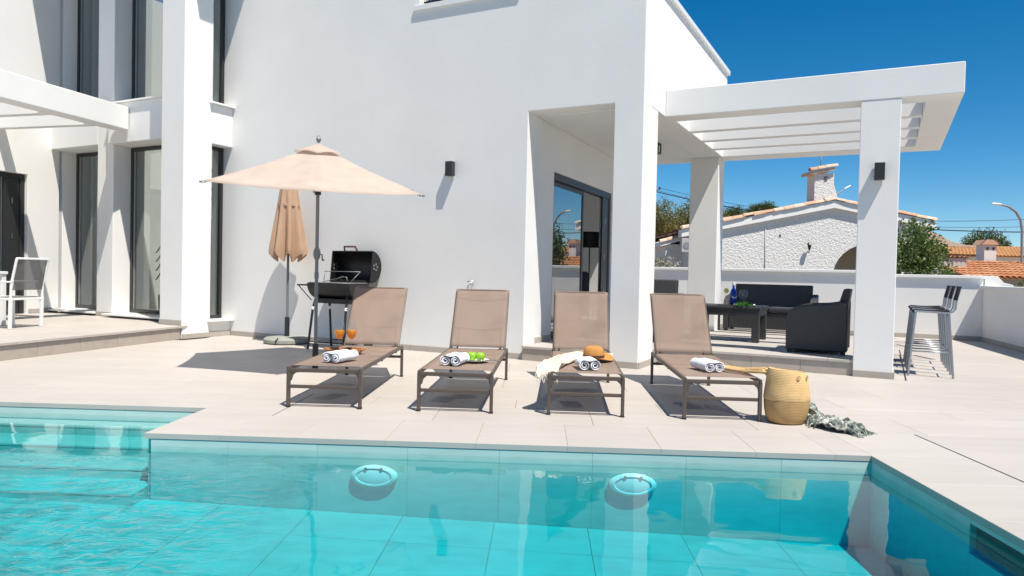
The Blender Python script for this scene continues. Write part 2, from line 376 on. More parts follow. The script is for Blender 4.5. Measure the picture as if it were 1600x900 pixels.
M_tile_ochre = terracotta('ochre roof tile', [(.48,.22,.08), (.56,.29,.12), (.60,.34,.16)])
M_cream = simple('cream plaster', (.62,.55,.45), .9, var=.05, coord='World')
M_pinkwall = simple('warm white plaster', (.70,.66,.62), .9, var=.04, coord='World')
M_greywall = simple('grey plaster', (.45,.43,.42), .9, var=.06, coord='World')
M_galv = simple('galvanised steel', (.30,.31,.31), .5, metal=.4)
M_lampw = simple('white lamp head', (.8,.8,.8), .4)
M_sticker = simple('white label tag', (.7,.68,.65), .6)

def water_mat():
    m, t, b = mat('pool water'); L = t.links; t.nodes.remove(b)
    g = node(t, 'ShaderNodeNewGeometry'); sx = node(t, 'ShaderNodeSeparateXYZ'); L.new(g.outputs['Position'], sx.inputs[0])
    # livelier where the return jet stirs the shallow end, calm on the right
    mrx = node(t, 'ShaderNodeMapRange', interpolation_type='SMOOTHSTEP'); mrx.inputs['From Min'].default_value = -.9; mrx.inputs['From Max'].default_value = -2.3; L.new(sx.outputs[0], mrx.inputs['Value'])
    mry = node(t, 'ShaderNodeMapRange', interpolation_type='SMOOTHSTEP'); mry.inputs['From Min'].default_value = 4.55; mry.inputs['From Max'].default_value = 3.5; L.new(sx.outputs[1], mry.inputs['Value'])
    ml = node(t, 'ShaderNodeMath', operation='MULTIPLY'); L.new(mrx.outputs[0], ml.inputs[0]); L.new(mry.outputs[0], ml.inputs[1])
    mp = node(t, 'ShaderNodeMapping'); mp.inputs['Scale'].default_value = (1, 1.5, 1); mp.inputs['Rotation'].default_value = (0,0,.5); L.new(g.outputs['Position'], mp.inputs[0])
    n1 = node(t, 'ShaderNodeTexNoise', Scale=7.0, Detail=4.0, Roughness=.55, Distortion=1.2); L.new(mp.outputs[0], n1.inputs['Vector'])
    n2 = node(t, 'ShaderNodeTexNoise', Scale=3.6, Detail=1.0, Distortion=.5); L.new(g.outputs['Position'], n2.inputs['Vector'])
    st = node(t, 'ShaderNodeMath', operation='MULTIPLY_ADD'); st.inputs[1].default_value = .11; st.inputs[2].default_value = .00008; L.new(ml.outputs[0], st.inputs[0])
    h1 = node(t, 'ShaderNodeMath', operation='MULTIPLY'); L.new(n1.outputs['Fac'], h1.inputs[0]); L.new(st.outputs[0], h1.inputs[1])
    h2 = node(t, 'ShaderNodeMath', operation='MULTIPLY_ADD'); h2.inputs[1].default_value = .0016; L.new(n2.outputs['Fac'], h2.inputs[0]); L.new(h1.outputs[0], h2.inputs[2])
    bp = node(t, 'ShaderNodeBump', Strength=1.0, Distance=1.0); L.new(h2.outputs[0], bp.inputs['Height'])
    gl = node(t, 'ShaderNodeBsdfGlossy', Roughness=.0); L.new(bp.outputs[0], gl.inputs['Normal'])
    tp = node(t, 'ShaderNodeBsdfTransparent')
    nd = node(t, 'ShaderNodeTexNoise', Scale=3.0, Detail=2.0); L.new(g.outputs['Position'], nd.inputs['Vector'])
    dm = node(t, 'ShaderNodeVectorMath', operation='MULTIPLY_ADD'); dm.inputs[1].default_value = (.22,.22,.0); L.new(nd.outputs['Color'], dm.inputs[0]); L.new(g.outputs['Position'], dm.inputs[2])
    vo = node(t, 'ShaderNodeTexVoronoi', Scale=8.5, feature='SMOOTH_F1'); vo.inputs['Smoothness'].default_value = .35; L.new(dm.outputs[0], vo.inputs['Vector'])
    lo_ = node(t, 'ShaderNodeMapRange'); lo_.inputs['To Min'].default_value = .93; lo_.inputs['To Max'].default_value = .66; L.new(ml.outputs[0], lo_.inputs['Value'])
    cm = node(t, 'ShaderNodeMapRange'); cm.inputs['From Min'].default_value = .15; cm.inputs['From Max'].default_value = .62; cm.inputs['To Max'].default_value = 1.0; L.new(vo.outputs['Distance'], cm.inputs['Value']); L.new(lo_.outputs[0], cm.inputs['To Min'])  # caustic light painted as a cell pattern in the water tint, strongest at left
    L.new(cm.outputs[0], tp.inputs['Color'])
    fc = node(t, 'ShaderNodeLayerWeight'); L.new(bp.outputs[0], fc.inputs['Normal']); pw = node(t, 'ShaderNodeMath', operation='POWER'); pw.inputs[1].default_value = 4.5; L.new(fc.outputs['Facing'], pw.inputs[0])
    fr = node(t, 'ShaderNodeMapRange'); fr.inputs['To Min'].default_value = .02; fr.inputs['To Max'].default_value = 1; L.new(pw.outputs[0], fr.inputs['Value'])
    mx = node(t, 'ShaderNodeMixShader'); L.new(fr.outputs[0], mx.inputs[0]); L.new(tp.outputs[0], mx.inputs[1]); L.new(gl.outputs[0], mx.inputs[2])
    o = t.nodes['Material Output']; L.new(mx.outputs[0], o.inputs['Surface'])
    va = node(t, 'ShaderNodeVolumeAbsorption', Density=2.9); va.inputs['Color'].default_value = (.03,.88,.92,1); L.new(va.outputs[0], o.inputs['Volume'])
    return m
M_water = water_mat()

# ------------------------------------------------------------------ ground, patio, pool
PX0, PX1, PQ0, PQ1, PSX, PQ2 = -6.2, 2.08, 1.2, 4.57, -2.57, 5.445      # pool outline in the pool frame
def in_pool(p, q, g=0):
    return (PX0-g < p < PX1+g and PQ0-g < q < PQ1+g) or (PX0-g < p < PSX+g and PQ0-g < q < PQ2+g)
def sheet(name, z, xs, ys, hole, m, kind='structure'):
    b = MB(); V = {}
    def v(i, j):
        if (i,j) not in V: V[(i,j)] = b.bm.verts.new(WP(xs[i], ys[j], z))
        return V[(i,j)]
    for i in range(len(xs)-1):
        for j in range(len(ys)-1):
            if hole((xs[i]+xs[i+1])/2, (ys[j]+ys[j+1])/2): continue
            b.bm.faces.new((v(i,j), v(i+1,j), v(i+1,j+1), v(i,j+1)))
    return tag(b.build(name, m), kind=kind)
G = .05
sheet('ground', -.06, [-900, PX0-G, PSX+G, PX1+G, 900], [-900, PQ0-G, PQ1+G, PQ2+G, 1400], lambda p,q: in_pool(p,q,G), M_ground)
patio = sheet('patio', -.014, [-16, PX0-G, PSX+G, PX1+G, 15], [-6, PQ0-G, PQ1+G, PQ2+G, 22], lambda p,q: in_pool(p,q,G), M_grout)

def tile_mesh(wd, dp, th, m, bev=.0018):
    b = MB(); h = bev
    lo = [(-wd/2,-dp/2),(wd/2,-dp/2),(wd/2,dp/2),(-wd/2,dp/2)]
    A = b._v([(x,y,-th) for x,y in lo]); B = b._v([(x,y,-h) for x,y in lo])
    Cc = b._v([(x-math.copysign(h,x), y-math.copysign(h,y), 0) for x,y in lo])
    for k in range(4):
        k2 = (k+1)%4
        b.bm.faces.new((A[k],A[k2],B[k2],B[k])); b.bm.faces.new((B[k],B[k2],Cc[k2],Cc[k]))
    b.bm.faces.new(Cc)
    return b.mesh('tile', m)
def visible(P, m=.25):
    d = P - Vector((0,0,1.1)); z = d.dot(fw)
    if z < .3: return False
    x = d.dot(r2)/z*1124.3/800; y = d.dot(d2)/z*1124.3/450
    return abs(x) < 1+m and abs(y) < 1+m*1.6
TW, TD, JT = 1.186, .593, .0025
big = tile_mesh(TW-JT, TD-JT, .012, M_deck)
GAPQ, GAPP = 5.225, 2.68            # dark movement joint round the pool
LQ = 6.195
cover = MB()
cuts = {}
def add_deck(p0, p1, q0, q1):
    c = WP((p0+p1)/2, (q0+q1)/2); w_, d_ = round(p1-p0-JT, 4), round(q1-q0-JT, 4)
    if w_ < .02 or d_ < .02: return
    seen = any(visible(WP(a,b)) for a in (p0,p1) for b in (q0,q1))
    uv_ = (c.x*math.cos(YB) - c.y*math.sin(YB), c.x*math.sin(YB) + c.y*math.cos(YB))
    hidden = (-9.2 < uv_[0] < -2.6 and uv_[1] > 9.0) or (-2.6 <= uv_[0] < .3 and uv_[1] > 10.0) or (uv_[1] > 16.8) or (uv_[0] > 2.9) or (uv_[0] < -9.4 and uv_[1] > 6.6)
    if seen and not hidden:
        if (w_, d_) not in cuts: cuts[(w_, d_)] = tile_mesh(w_, d_, .012, M_deck)
        inst('paving_tile', cuts[(w_, d_)], patio, c, -YP)
    elif not hidden and (uv_[1] < 17): # out of the photograph: one sheet of the same paving
        cover.box(p0+JT/2, p1-JT/2, q0+JT/2, q1-JT/2, -.012, 0, Matrix.Rotation(-YP, 4, 'Z'))
def fill(p0, p1, q0, q1, shift=0):
    q = q0; row = 0
    while q < q1-1e-4:
        qe = min(q+TD, q1); p = p0; first = True
        while p < p1-1e-4:
            pe = p + (TW*(.5 if (row % 2 and first) else 1)); first = False
            pe = min(pe, p1); add_deck(p, pe, q, qe); p = pe
        q = qe; row += 1
fill(GAPP+.006, 11.5, -1.2, GAPQ, 0)
fill(-1.975, 11.5, GAPQ+.008, LQ+.001)
fill(-14, 11.5, LQ+.006, 16.5)
fill(-14, PX0-.6, -1.2, LQ)
fill(PX0-.6, GAPP, -3, PQ0-.6)
tag(cover.build('paving_margin', M_deck, patio), kind='stuff')

coping = tag(bpy.data.objects.new('coping', None), kind='structure'); COL.objects.link(coping)
cop = {}
def add_coping(p0, p1, q0, q1):
    k = (round(p1-p0,4), round(q1-q0,4))
    if k not in cop: cop[k] = tile_mesh(k[0]-.0012, k[1]-.0012, .036, M_lip, .0015)
    inst('coping_stone', cop[k], coping, WP((p0+p1)/2, (q0+q1)/2, .002), -YP)
joints = [-2.57, -2.076, -1.582, -.989, -.403, .185, .778, 1.371, 1.861, 2.08]
for a, b in zip(joints, joints[1:]): add_coping(a, b, PQ1, GAPQ)
add_coping(2.08, GAPP, PQ1, GAPQ)
q = PQ1
while q > PQ0:
    add_coping(PX1, GAPP, max(q-.593, PQ0), q); q -= .593
lj = [PX0-.6, -6.13, -5.61, -5.09, -4.575, -4.057, -3.54, -3.021, -2.57]
for a, b in zip(lj, lj[1:]): add_coping(a, b, PQ2, LQ)
add_coping(-2.57, -3.07+1.0, 5.445, LQ) if False else None
add_coping(PSX, -3.07+.5, GAPQ, LQ) if False else None
# strip on the right side of the step recess
add_coping(-2.57, -1.98, GAPQ+.006, 5.445+.375)
add_coping(-2.57, -1.98, 5.82, LQ)
for i in range(7): add_coping(PX0-.6, PX0, PQ0+i*.62, min(PQ0+(i+1)*.62, PQ2))
for i in range(14): add_coping(PX0+i*.593, min(PX0+(i+1)*.593, PX1), PQ0-.6, PQ0)

basin = tag(bpy.data.objects.new('pool_basin', None), kind='structure'); COL.objects.link(basin)
RP = Matrix.Rotation(-YP, 4, 'Z')
def floor_z(p): return -.512 - .031*p
b = MB(); e = .04
b.box(PX0-e, PX1+e, PQ1+e, PQ1+e+.2, -1.2, -.036, RP) if False else None
b.box(PSX+e, PX1+e+.2, PQ1+e, PQ1+e+.2, -1.3, -.036, RP)
b.box(PX1+e, PX1+e+.2, PQ0-e, PQ1+e, -1.3, -.036, RP)
b.box(PX0-e, PSX+e, PQ2+e, PQ2+e+.2, -1.3, -.036, RP)
b.box(PSX+e, PSX+e+.2, PQ1+e+.2, PQ2+e+.2, -1.3, -.037, RP)
b.box(PX0-e-.2, PX0-e, PQ0-e, PQ2+e+.2, -1.3, -.036, RP)
b.box(PX0-e, PX1+e, PQ0-e-.2, PQ0-e, -1.3, -.036, RP)
bfl = b.face([WP(PX0-.1, PQ0-.1, floor_z(PX0)-.012), WP(PX1+.1, PQ0-.1, floor_z(PX1)-.012), WP(PX1+.1, PQ2+.1, floor_z(PX1)-.012), WP(PX0-.1, PQ2+.1, floor_z(PX0)-.012)])
b.build('shell', M_poolgrout, basin)
# wall and floor tiles, each a piece
def wall_tile(P0, d, n, w_, z0, z1):
    """slab on a wall: starts at P0, runs along d, thick towards n"""
    bb = MB(); P = []
    for t_ in (0, .035):
        for s_, z in ((.0005,z0),(w_-.0005,z0),(w_-.0005,z1),(.0005,z1)): P.append(P0 + d*s_ + n*t_ + Vector((0,0,z)))
    v = bb._v(P)
    for qq in ((0,1,2,3),(7,6,5,4),(0,4,5,1),(1,5,6,2),(2,6,7,3),(3,7,4,0)): bb.bm.faces.new([v[i] for i in qq])
    return bb.build('pool_tile', M_pool, basin, bevel=.001, seg=1)
dP, dQ = WP(1,0), WP(0,1)
p = PSX+e; wj = [-2.53, -2.02, -1.43, -.84, -.25, .345, .935, 1.53, 2.085+e]
for a, c in zip(wj, wj[1:]): wall_tile(WP(a, PQ1+e-.001), dP, -dQ, c-a, -1.0, -.0365)
q = PQ1+e-.036; k = 0
for i in range(6):
    wq = .593 if i else .45
    if i in (2,):       # skimmer mouth sits here
        wall_tile(WP(PX1+e-.001, q-wq), dQ, -dP, wq, -1.0, -.205); wall_tile(WP(PX1+e-.001, q-wq), dQ, -dP, wq, -.06, -.0365)
        MB().box(-.012, .0, .02, wq-.02, -.200, -.064, Matrix.Translation(WP(PX1+e-.004, q-wq)) @ RP).build('skimmer_mouth', M_dark, basin)
    else: wall_tile(WP(PX1+e-.001, q-wq), dQ, -dP, wq, -1.0, -.0365)
    q -= wq
p = PX0
for a, c in zip([-6.2,-5.6,-5.01,-4.415,-3.82,-3.22,-2.56], [-5.6,-5.01,-4.415,-3.82,-3.22,-2.56]): wall_tile(WP(a, PQ2+e-.001), dP, -dQ, c-a, -.9, -.0365)
wall_tile(WP(PSX+e-.001, PQ1+e), dQ, -dP, PQ2-PQ1-.04, -.9, -.0365)
for i in range(7): wall_tile(WP(PX0-e+.001, PQ0+i*.6), dQ, dP, .6, -.9, -.0365)
for i in range(14): wall_tile(WP(PX0+i*.593, PQ0-e+.001), dP, dQ, .593, -.9, -.0365)
fy = [1.16, 1.76, 2.35, 2.94, 3.535, 4.13, 4.572]
fx = [-6.2+.593*i for i in range(14)] + [2.118]
for a, c in zip(fx, fx[1:]):
    for y0, y1 in zip(fy, fy[1:]):
        bb = MB(); P = []
        for dz in (-.02, 0):
            for pp, qq in ((a+.002,y0+.002),(c-.002,y0+.002),(c-.002,y1-.002),(a+.002,y1-.002)): P.append(WP(pp, qq, floor_z(pp)+dz))
        v = bb._v(P)
        for qd in ((3,2,1,0),(4,5,6,7),(0,1,5,4),(1,2,6,5),(2,3,7,6),(3,0,4,7)): bb.bm.faces.new([v[i] for i in qd])
        bb.build('pool_tile', M_pool, basin)
for i, (qf, z) in enumerate(((5.27,-.125), (4.99,-.20), (4.72,-.275), (4.42,-.35))):
    qb = PQ2+e-.04
    st = MB().box(PX0-.02, PSX+.003, qf+.003, qb-.001*i, -.9, z-.026, RP).build('pool_step', M_pool, basin)
    MB().box(PX0-.02, PSX+.0025, qf, qb-.002-.001*i, z-.025, z, RP).build('step_tread', M_pool, st, bevel=.008)
# recessed lights on the far pool wall
for pc in (-1.05, .60):
    L_ = thing('pool_light', 'white round pool light on the far wall nearer the steps' if pc < 0 else 'white round pool light on the far wall nearer the right wall', 'pool light', WP(pc, PQ1+e-.04, -.225), -YP, 'pool lights')
    def sq(q_, a): return Vector((q_.x, -q_.z*1.0, q_.y*.46))
    MB().lathe([(.150,.001),(.150,.022),(.135,.036),(.118,.040),(.112,.030)], n=32, fn=sq).build('rim', M_plate, L_)
    MB().lathe([(.112,.030),(.100,.034),(.06,.038),(0,.040)], n=32, fn=lambda q_, a: Vector((q_.x, -q_.z, q_.y*.46)) ).build('lens', M_lampw, L_)
    for k in (-.05, .05): MB().box(k-.008, k+.008, -.045, -.036, .045, .058).build('screw', M_galv, L_)
# water body
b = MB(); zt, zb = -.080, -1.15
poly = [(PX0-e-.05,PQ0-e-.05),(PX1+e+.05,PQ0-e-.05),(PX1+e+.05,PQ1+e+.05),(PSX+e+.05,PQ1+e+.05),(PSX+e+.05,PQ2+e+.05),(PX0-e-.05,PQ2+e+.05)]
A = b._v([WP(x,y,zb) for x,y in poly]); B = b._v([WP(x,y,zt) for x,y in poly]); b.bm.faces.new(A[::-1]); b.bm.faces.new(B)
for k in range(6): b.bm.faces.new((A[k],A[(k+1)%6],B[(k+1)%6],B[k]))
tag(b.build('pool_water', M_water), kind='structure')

# ------------------------------------------------------------------ house (house frame, origin at the facade foot)
HU, HV = -6.0, 8.15
OFF = (-HU, -HV, 0)
villa = thing('house', 'white rendered two storey villa with dark framed tall windows', 'house', WB(HU, HV), -YB)
def part(mb, name, m=M_white, bevel=.008, parent=None): return mb.build(name, m, villa if parent is None else parent, bevel, OFF)
TZ = .18                                                # terrace and porch floor level
# main facade
def FP(v0, v1): return lambda a, z, t: (a, v0 + (v1-v0)*t, z)
part(MB().panel(-9.75, -2.54, 0, 6.6, [(-4.04,-2.90,-1,3.13), (-5.72,-4.25,4.70,5.9), (-4.10,-2.5,4.615,7)], FP(8.15, 8.45)), 'facade_wall')
part(MB().box(-2.898, -2.542, 8.452, 8.75, 0, 3.13), 'pillar')
# side wall over the porch, soffit, roof parapet cap
part(MB().box(-2.84, -2.54, 8.451, 12.92, 3.122, 4.615), 'side_wall')
part(MB().box(-2.86, -2.50, 8.10, 12.97, 4.617, 4.70), 'parapet_cap', M_whitep, .01)
part(MB().box(-5.3, -2.84, 8.45, 12.90, 3.12, 3.40), 'porch_soffit')
part(MB().box(-3.02, -2.545, 12.42, 12.895, 0, 3.12), 'pillar')
# upper storey and back
part(MB().box(-9.3, -4.12, 8.449, 8.7, 4.9, 6.58), 'upper_wall') if False else None
part(MB().box(-4.40, -4.10, 8.45, 9.6, 4.72, 6.6), 'upper_wall')
part(MB().box(-6.6, -2.845, 8.45, 10.8, 4.56, 4.66), 'roof_slab')
part(MB().box(-14.5, -8.48, 7.13, 8.5, 6.6, 6.8), 'roof_slab')
part(MB().box(-8.48, -4.05, 8.10, 9.5, 6.602, 6.8), 'roof_slab')  # slabs stop short: added roof opening lets daylight into the rooms
# porch side wall with the sliding door: runs 3.4 degrees off the house axis
PD = R(24) - YB
def PW(a, z, t):     # along the wall, t thickness to the left
    x = -4.04 + a*math.sin(PD) - .22*t*math.cos(PD); y = 8.452 + a*math.cos(PD) + .22*t*math.sin(PD); return (x, y, z)
part(MB().panel(0, 4.7, 0, 3.118, [(.62, 3.45, -.1, 2.50)], PW), 'porch_wall')
def porch(name, m, a0, a1, t0, t1, z0, z1, parent=None, bevel=.003):
    b = MB(); P = []
    for z in (z0, z1):
        for a, t in ((a0,t0),(a1,t0),(a1,t1),(a0,t1)): P.append(PW(a, z, t))
    v = b._v(P)
    for q_ in ((3,2,1,0),(4,5,6,7),(0,1,5,4),(1,2,6,5),(2,3,7,6),(3,0,4,7)): b.bm.faces.new([v[i] for i in q_])
    return b.build(name, m, parent or villa, bevel, OFF)
door = porch('sliding_door', M_frame, .622, 3.448, .10, .60, 2.40, 2.498)
porch('jamb', M_frame, .622, .68, .10, .60, TZ, 2.398, door)
porch('jamb', M_frame, 3.37, 3.448, .10, .60, TZ, 2.398, door)
porch('threshold', M_frame, .682, 3.368, .12, .60, TZ, TZ+.03, door)
porch('stile', M_frame, 2.06, 2.13, .30, .42, TZ+.032, 2.396, door)
porch('stile', M_frame, .684, .73, .30, .42, TZ+.032, 2.396, door)
porch('stile', M_frame, 3.02, 3.36, .14, .28, TZ+.032, 2.396, door)
porch('rail', M_frame, .732, 2.058, .30, .42, 2.33, 2.396, door)
porch('rail', M_frame, .732, 2.058, .30, .42, TZ+.032, TZ+.10, door)
porch('pane', M_doorpane, .732, 2.058, .35, .37, TZ+.102, 2.328, door, 0)
for z in (.75, 1.35, 1.95): porch('latch', M_chrome, 3.14, 3.16, .10, .138, z, z+.10, door, 0)
# rooms behind
def room(u0, u1, v0, v1, z0, z1, m=M_inner, open_faces=()):
    F = {'floor': [(u0,v0,z0),(u1,v0,z0),(u1,v1,z0),(u0,v1,z0)], 'ceiling': [(u0,v0,z1),(u1,v0,z1),(u1,v1,z1),(u0,v1,z1)], 'front': [(u0,v0,z0),(u1,v0,z0),(u1,v0,z1),(u0,v0,z1)],
         'back': [(u0,v1,z0),(u1,v1,z0),(u1,v1,z1),(u0,v1,z1)], 'left': [(u0,v0,z0),(u0,v1,z0),(u0,v1,z1),(u0,v0,z1)], 'right': [(u1,v0,z0),(u1,v1,z0),(u1,v1,z1),(u1,v0,z1)]}
    for k, P in F.items():
        if k in open_faces: continue
        b = MB(); b.face(P); part(b, 'interior_' + ('floor' if k == 'floor' else 'ceiling' if k == 'ceiling' else 'wall'), m, 0)
room(-8.6, -4.30, 8.6, 14.0, TZ+.01, 3.05, M_inner, ('right','ceiling'))  # ceiling partly left open, an added skylight to brighten the room
part(MB().box(-6.6, -4.5, 8.5, 14.0, 3.05, 3.1), 'interior_ceiling', M_inner, 0)
part(MB().box(-8.6, -6.6, 8.5, 12.6, 3.05, 3.1), 'interior_ceiling', M_inner, 0)
# floor lamp and armchair seen inside through the porch door
lampi = thing('floor_lamp', 'black floor lamp with drum shade standing inside behind the sliding door', 'lamp', WB(-4.85, 12.45, TZ+.012), -YB)
MB().lathe([(0,0),(.15,0),(.15,.02),(.02,.03),(0,.03)], n=20).build('base', M_black, lampi)
MB().tube([(0,0,.02),(0,0,1.45)], .012).build('stand', M_black, lampi)
MB().lathe([(.20,1.40),(.20,1.68),(.19,1.68),(.19,1.40)], n=24).build('lamp_shade', M_black, lampi)
chi = thing('armchair', 'dark armchair inside the room behind the sliding door glass', 'armchair', WB(-4.95, 11.5, TZ+.012), -YB+R(25))
MB().box(-.35,.35,-.35,.35,.2,.42).build('seat', M_cush, chi, .04)
MB().box(.25,.42,-.38,.38,.2,.95).build('backrest', M_cush, chi, .06)
for s in (-1,1): MB().box(-.36,.3,s*.40-.06,s*.40+.06,.2,.62).build('armrest', M_cush, chi, .04)
for sx in (-.3,.3):
    for sy in (-.3,.3): MB().bar((sx,sy,0),(sx,sy,.2),.04,.04).build('leg', M_black, chi)

# window builder: frame bars and pane in a plane
def window(u0, u1, v, z0, z1, axis='u', fr=.06, dp=.07, parent=None, pane=M_pane, sash=True):
    """axis u: opening spans u at depth v; axis v: opening spans v (given as u0,u1) at u = v"""
    def bx(a0, a1, d0, d1, za, zb):
        return MB().box(a0, a1, v+d0, v+d1, za, zb) if axis == 'u' else MB().box(v-d1, v-d0, a0, a1, za, zb)
    f = part(bx(u0, u1, 0, dp, z1-fr, z1), 'window_frame', M_frame, .003)
    for a0, a1, za, zb in ((u0, u1, z0, z0+fr), (u0, u0+fr, z0+fr, z1-fr), (u1-fr, u1, z0+fr, z1-fr)):
        part(bx(a0, a1, .001, dp-.001, za, zb), 'frame_bar', M_frame, .003, f)
    if sash:
        part(bx(u0+fr+.001, u0+fr+.03, .02, dp-.01, z0+fr+.001, z1-fr-.001), 'sash', M_galv, .002, f)
    part(bx(u0+fr, u1-fr, .035, .045, z0+fr, z1-fr), 'pane', pane, 0, f)
    return f
# left part of the house: pillars, spandrels, tall recessed windows
part(MB().box(-9.78, -9.28, 7.25, 7.755, 0, 6.6), 'pillar')
part(MB().box(-12.06, -11.63, 7.72, 8.30, 0, 6.6), 'pillar')
part(MB().box(-11.63, -9.78, 7.62, 8.32, 3.11, 3.76), 'spandrel')
part(MB().box(-13.6, -12.06, 7.72, 8.42, 3.14, 3.76), 'spandrel')
part(MB().box(-11.63, -9.78, 7.80, 8.30, 0, .235), 'window_base')
part(MB().box(-13.6, -12.06, 7.90, 8.40, 0, .235), 'window_base')
part(MB().box(-11.68, -9.785, 7.56, 8.05, .237, .265), 'window_sill', M_plate, .004)
part(MB().box(-13.4, -12.065, 7.66, 8.22, .237, .265), 'window_sill', M_plate, .004)
part(MB().box(-11.60, -9.785, 7.58, 8.05, 3.762, 3.79), 'window_sill', M_plate, .004)
window(-11.625, -9.8, 8.03, .267, 3.108); window(-11.625, -9.8, 8.03, 3.792, 6.598)
window(-13.45, -12.065, 8.20, .267, 3.138); window(-13.45, -12.065, 8.20, 3.762, 6.598)
# side bay between the front pillar and the facade
part(MB().box(-9.70, -9.28, 7.757, 8.148, 2.99, 3.60), 'spandrel')
part(MB().box(-9.70, -9.28, 7.757, 8.148, 0, .235), 'window_base')
part(MB().box(-9.55, -9.19, 7.70, 8.147, .237, .265), 'window_sill', M_plate, .004)
part(MB().box(-9.55, -9.22, 7.70, 8.147, 3.602, 3.63), 'window_sill', M_plate, .004)
window(7.76, 8.146, -9.48, .267, 2.988, 'v', .05, .06, sash=False); window(7.76, 8.146, -9.48, 3.632, 6.598, 'v', .05, .06, sash=False)
# stair hall behind
room(-13.4, -9.3, 8.45, 12.2, TZ, 6.5, M_inner, ('front','ceiling'))  # no ceiling: added unseen skylight brightens the hall behind the windows
part(MB().box(-14.0, -13.452, 7.95, 8.6, 0, 6.59), 'return_wall')
for i in range(9):
    u0 = -13.0 + i*.30
    part(MB().box(u0, u0+.30, 9.6, 10.7, TZ+.02+max(0, .30*i-.35), TZ+.32+.30*i), 'stair_step', M_whitep, .004)
for k in range(4): part(MB().tube([(-13.0, 9.55, .8+.18*k), (-10.4, 9.55, 3.4+.18*k)], .012, 6), 'stair_rail', M_frame, 0)
# left side wing wall (left terrace heading) with its sliding door
wing = villa
DL_ = YL - YB
def LW(a, b, z):           # left-terrace frame -> house frame
    w_ = WL(a, b); return (w_.x*math.cos(YB) - w_.y*math.sin(YB), w_.x*math.sin(YB) + w_.y*math.cos(YB), z)
def wingbox(name, m, a0, a1, b0, b1, z0, z1, parent=None, bevel=.004):
    b = MB(); P = []
    for z in (z0, z1):
        for a, c in ((a0,b0),(a1,b0),(a1,b1),(a0,b1)): P.append(LW(a, c, z))
    v = b._v(P)
    for q_ in ((3,2,1,0),(4,5,6,7),(0,1,5,4),(1,2,6,5),(2,3,7,6),(3,0,4,7)): b.bm.faces.new([v[i] for i in q_])
    return b.build(name, m, parent or villa, bevel, OFF)
part(MB().panel(4.0, 10.64, 0, 6.58, [(6.2, 10.0, -1, 2.62)], lambda a, z, t: LW(-11.38-.28*t, a, z)), 'wing_wall')
wd = wingbox('sliding_door', M_frame, -11.56, -11.44, 6.202, 9.998, 2.53, 2.618)
wingbox('jamb', M_frame, -11.56, -11.44, 9.91, 9.998, TZ, 2.528, wd)
wingbox('stile', M_frame, -11.50, -11.45, 9.62, 9.90, TZ, 2.526, wd)
wingbox('pane', M_pane, -11.52, -11.51, 7.9, 9.62, TZ, 2.52, wd, 0)
for z in (.8, 1.5, 2.1): wingbox('latch', M_chrome, -11.448, -11.435, 9.75, 9.77, z, z+.1, wd, 0)
wingbox('interior_wall', M_inner, -14.5, -11.7, 10.2, 10.3, TZ, 2.9)
wingbox('interior_wall', M_inner, -14.6, -14.5, 4.2, 10.2, TZ, 2.9)
wingbox('interior_floor', M_inner, -14.5, -11.66, 4.2, 10.2, TZ-.02, TZ-.002)
wingbox('interior_ceiling', M_inner, -14.5, -11.66, 4.2, 10.2, 2.9, 3.0)
# upper facade window: white frame, black grille
part(MB().box(-5.80, -4.17, 8.118, 8.30, 4.626, 4.70), 'window_sill', M_whitep, .006)
uf = part(MB().box(-5.718, -4.252, 8.24, 8.30, 5.82, 5.898), 'window_frame', M_whitep, .004)
part(MB().box(-5.718, -4.252, 8.241, 8.299, 4.702, 4.78), 'frame_bar', M_whitep, .004, uf)
for u in (-5.718, -5.02, -4.33): part(MB().box(u, u+.078, 8.242, 8.298, 4.782, 5.818), 'frame_bar', M_whitep, .004, uf)
part(MB().box(-5.64, -4.33, 8.266, 8.274, 4.782, 5.818), 'pane', M_pane, 0, uf)
gr = part(MB().bar((-5.70,8.225,4.76),(-4.27,8.225,4.76),.018,.018), 'window_grille', M_black, 0)
for i in range(9): part(MB().bar((-5.62+i*.16,8.225,4.705),(-5.62+i*.16,8.225,5.85),.014,.014), 'grille_bar', M_black, 0, gr)
# porch floor with its riser tiles
pf = tag(bpy.data.objects.new('porch_floor', None), kind='structure'); COL.objects.link(pf); pf.location = WB(HU, HV); pf.rotation_euler = (0,0,-YB)
b = MB(); b.prism([(-2.545,9.10),(.09,9.10),(.09,12.95),(-2.545,12.95)], 0, TZ-.012); b.prism([(-5.4,8.40),(-2.546,8.40),(-2.546,12.95),(-5.4,12.95)], 0, TZ-.012); b.build('slab', M_grout, pf, 0, OFF)
def floor_tiles(u0, u1, v0, v1, par, z, m=M_deck, w_=.6, d_=.6, name='paving_tile'):
    nu, nv = max(1, round((u1-u0)/w_)), max(1, round((v1-v0)/d_)); tw, td = (u1-u0)/nu, (v1-v0)/nv
    me = tile_mesh(tw-.005, td-.005, .03, m)
    for i in range(nu):
        for j in range(nv): inst(name, me, par, (u0+(i+.5)*tw+OFF[0], v0+(j+.5)*td+OFF[1], z))
floor_tiles(-2.545, .10, 9.07, 12.95, pf, TZ)
floor_tiles(-4.3, -2.55, 8.76, 12.95, pf, TZ)
floor_tiles(-4.035, -2.905, 8.08, 8.755, pf, TZ)
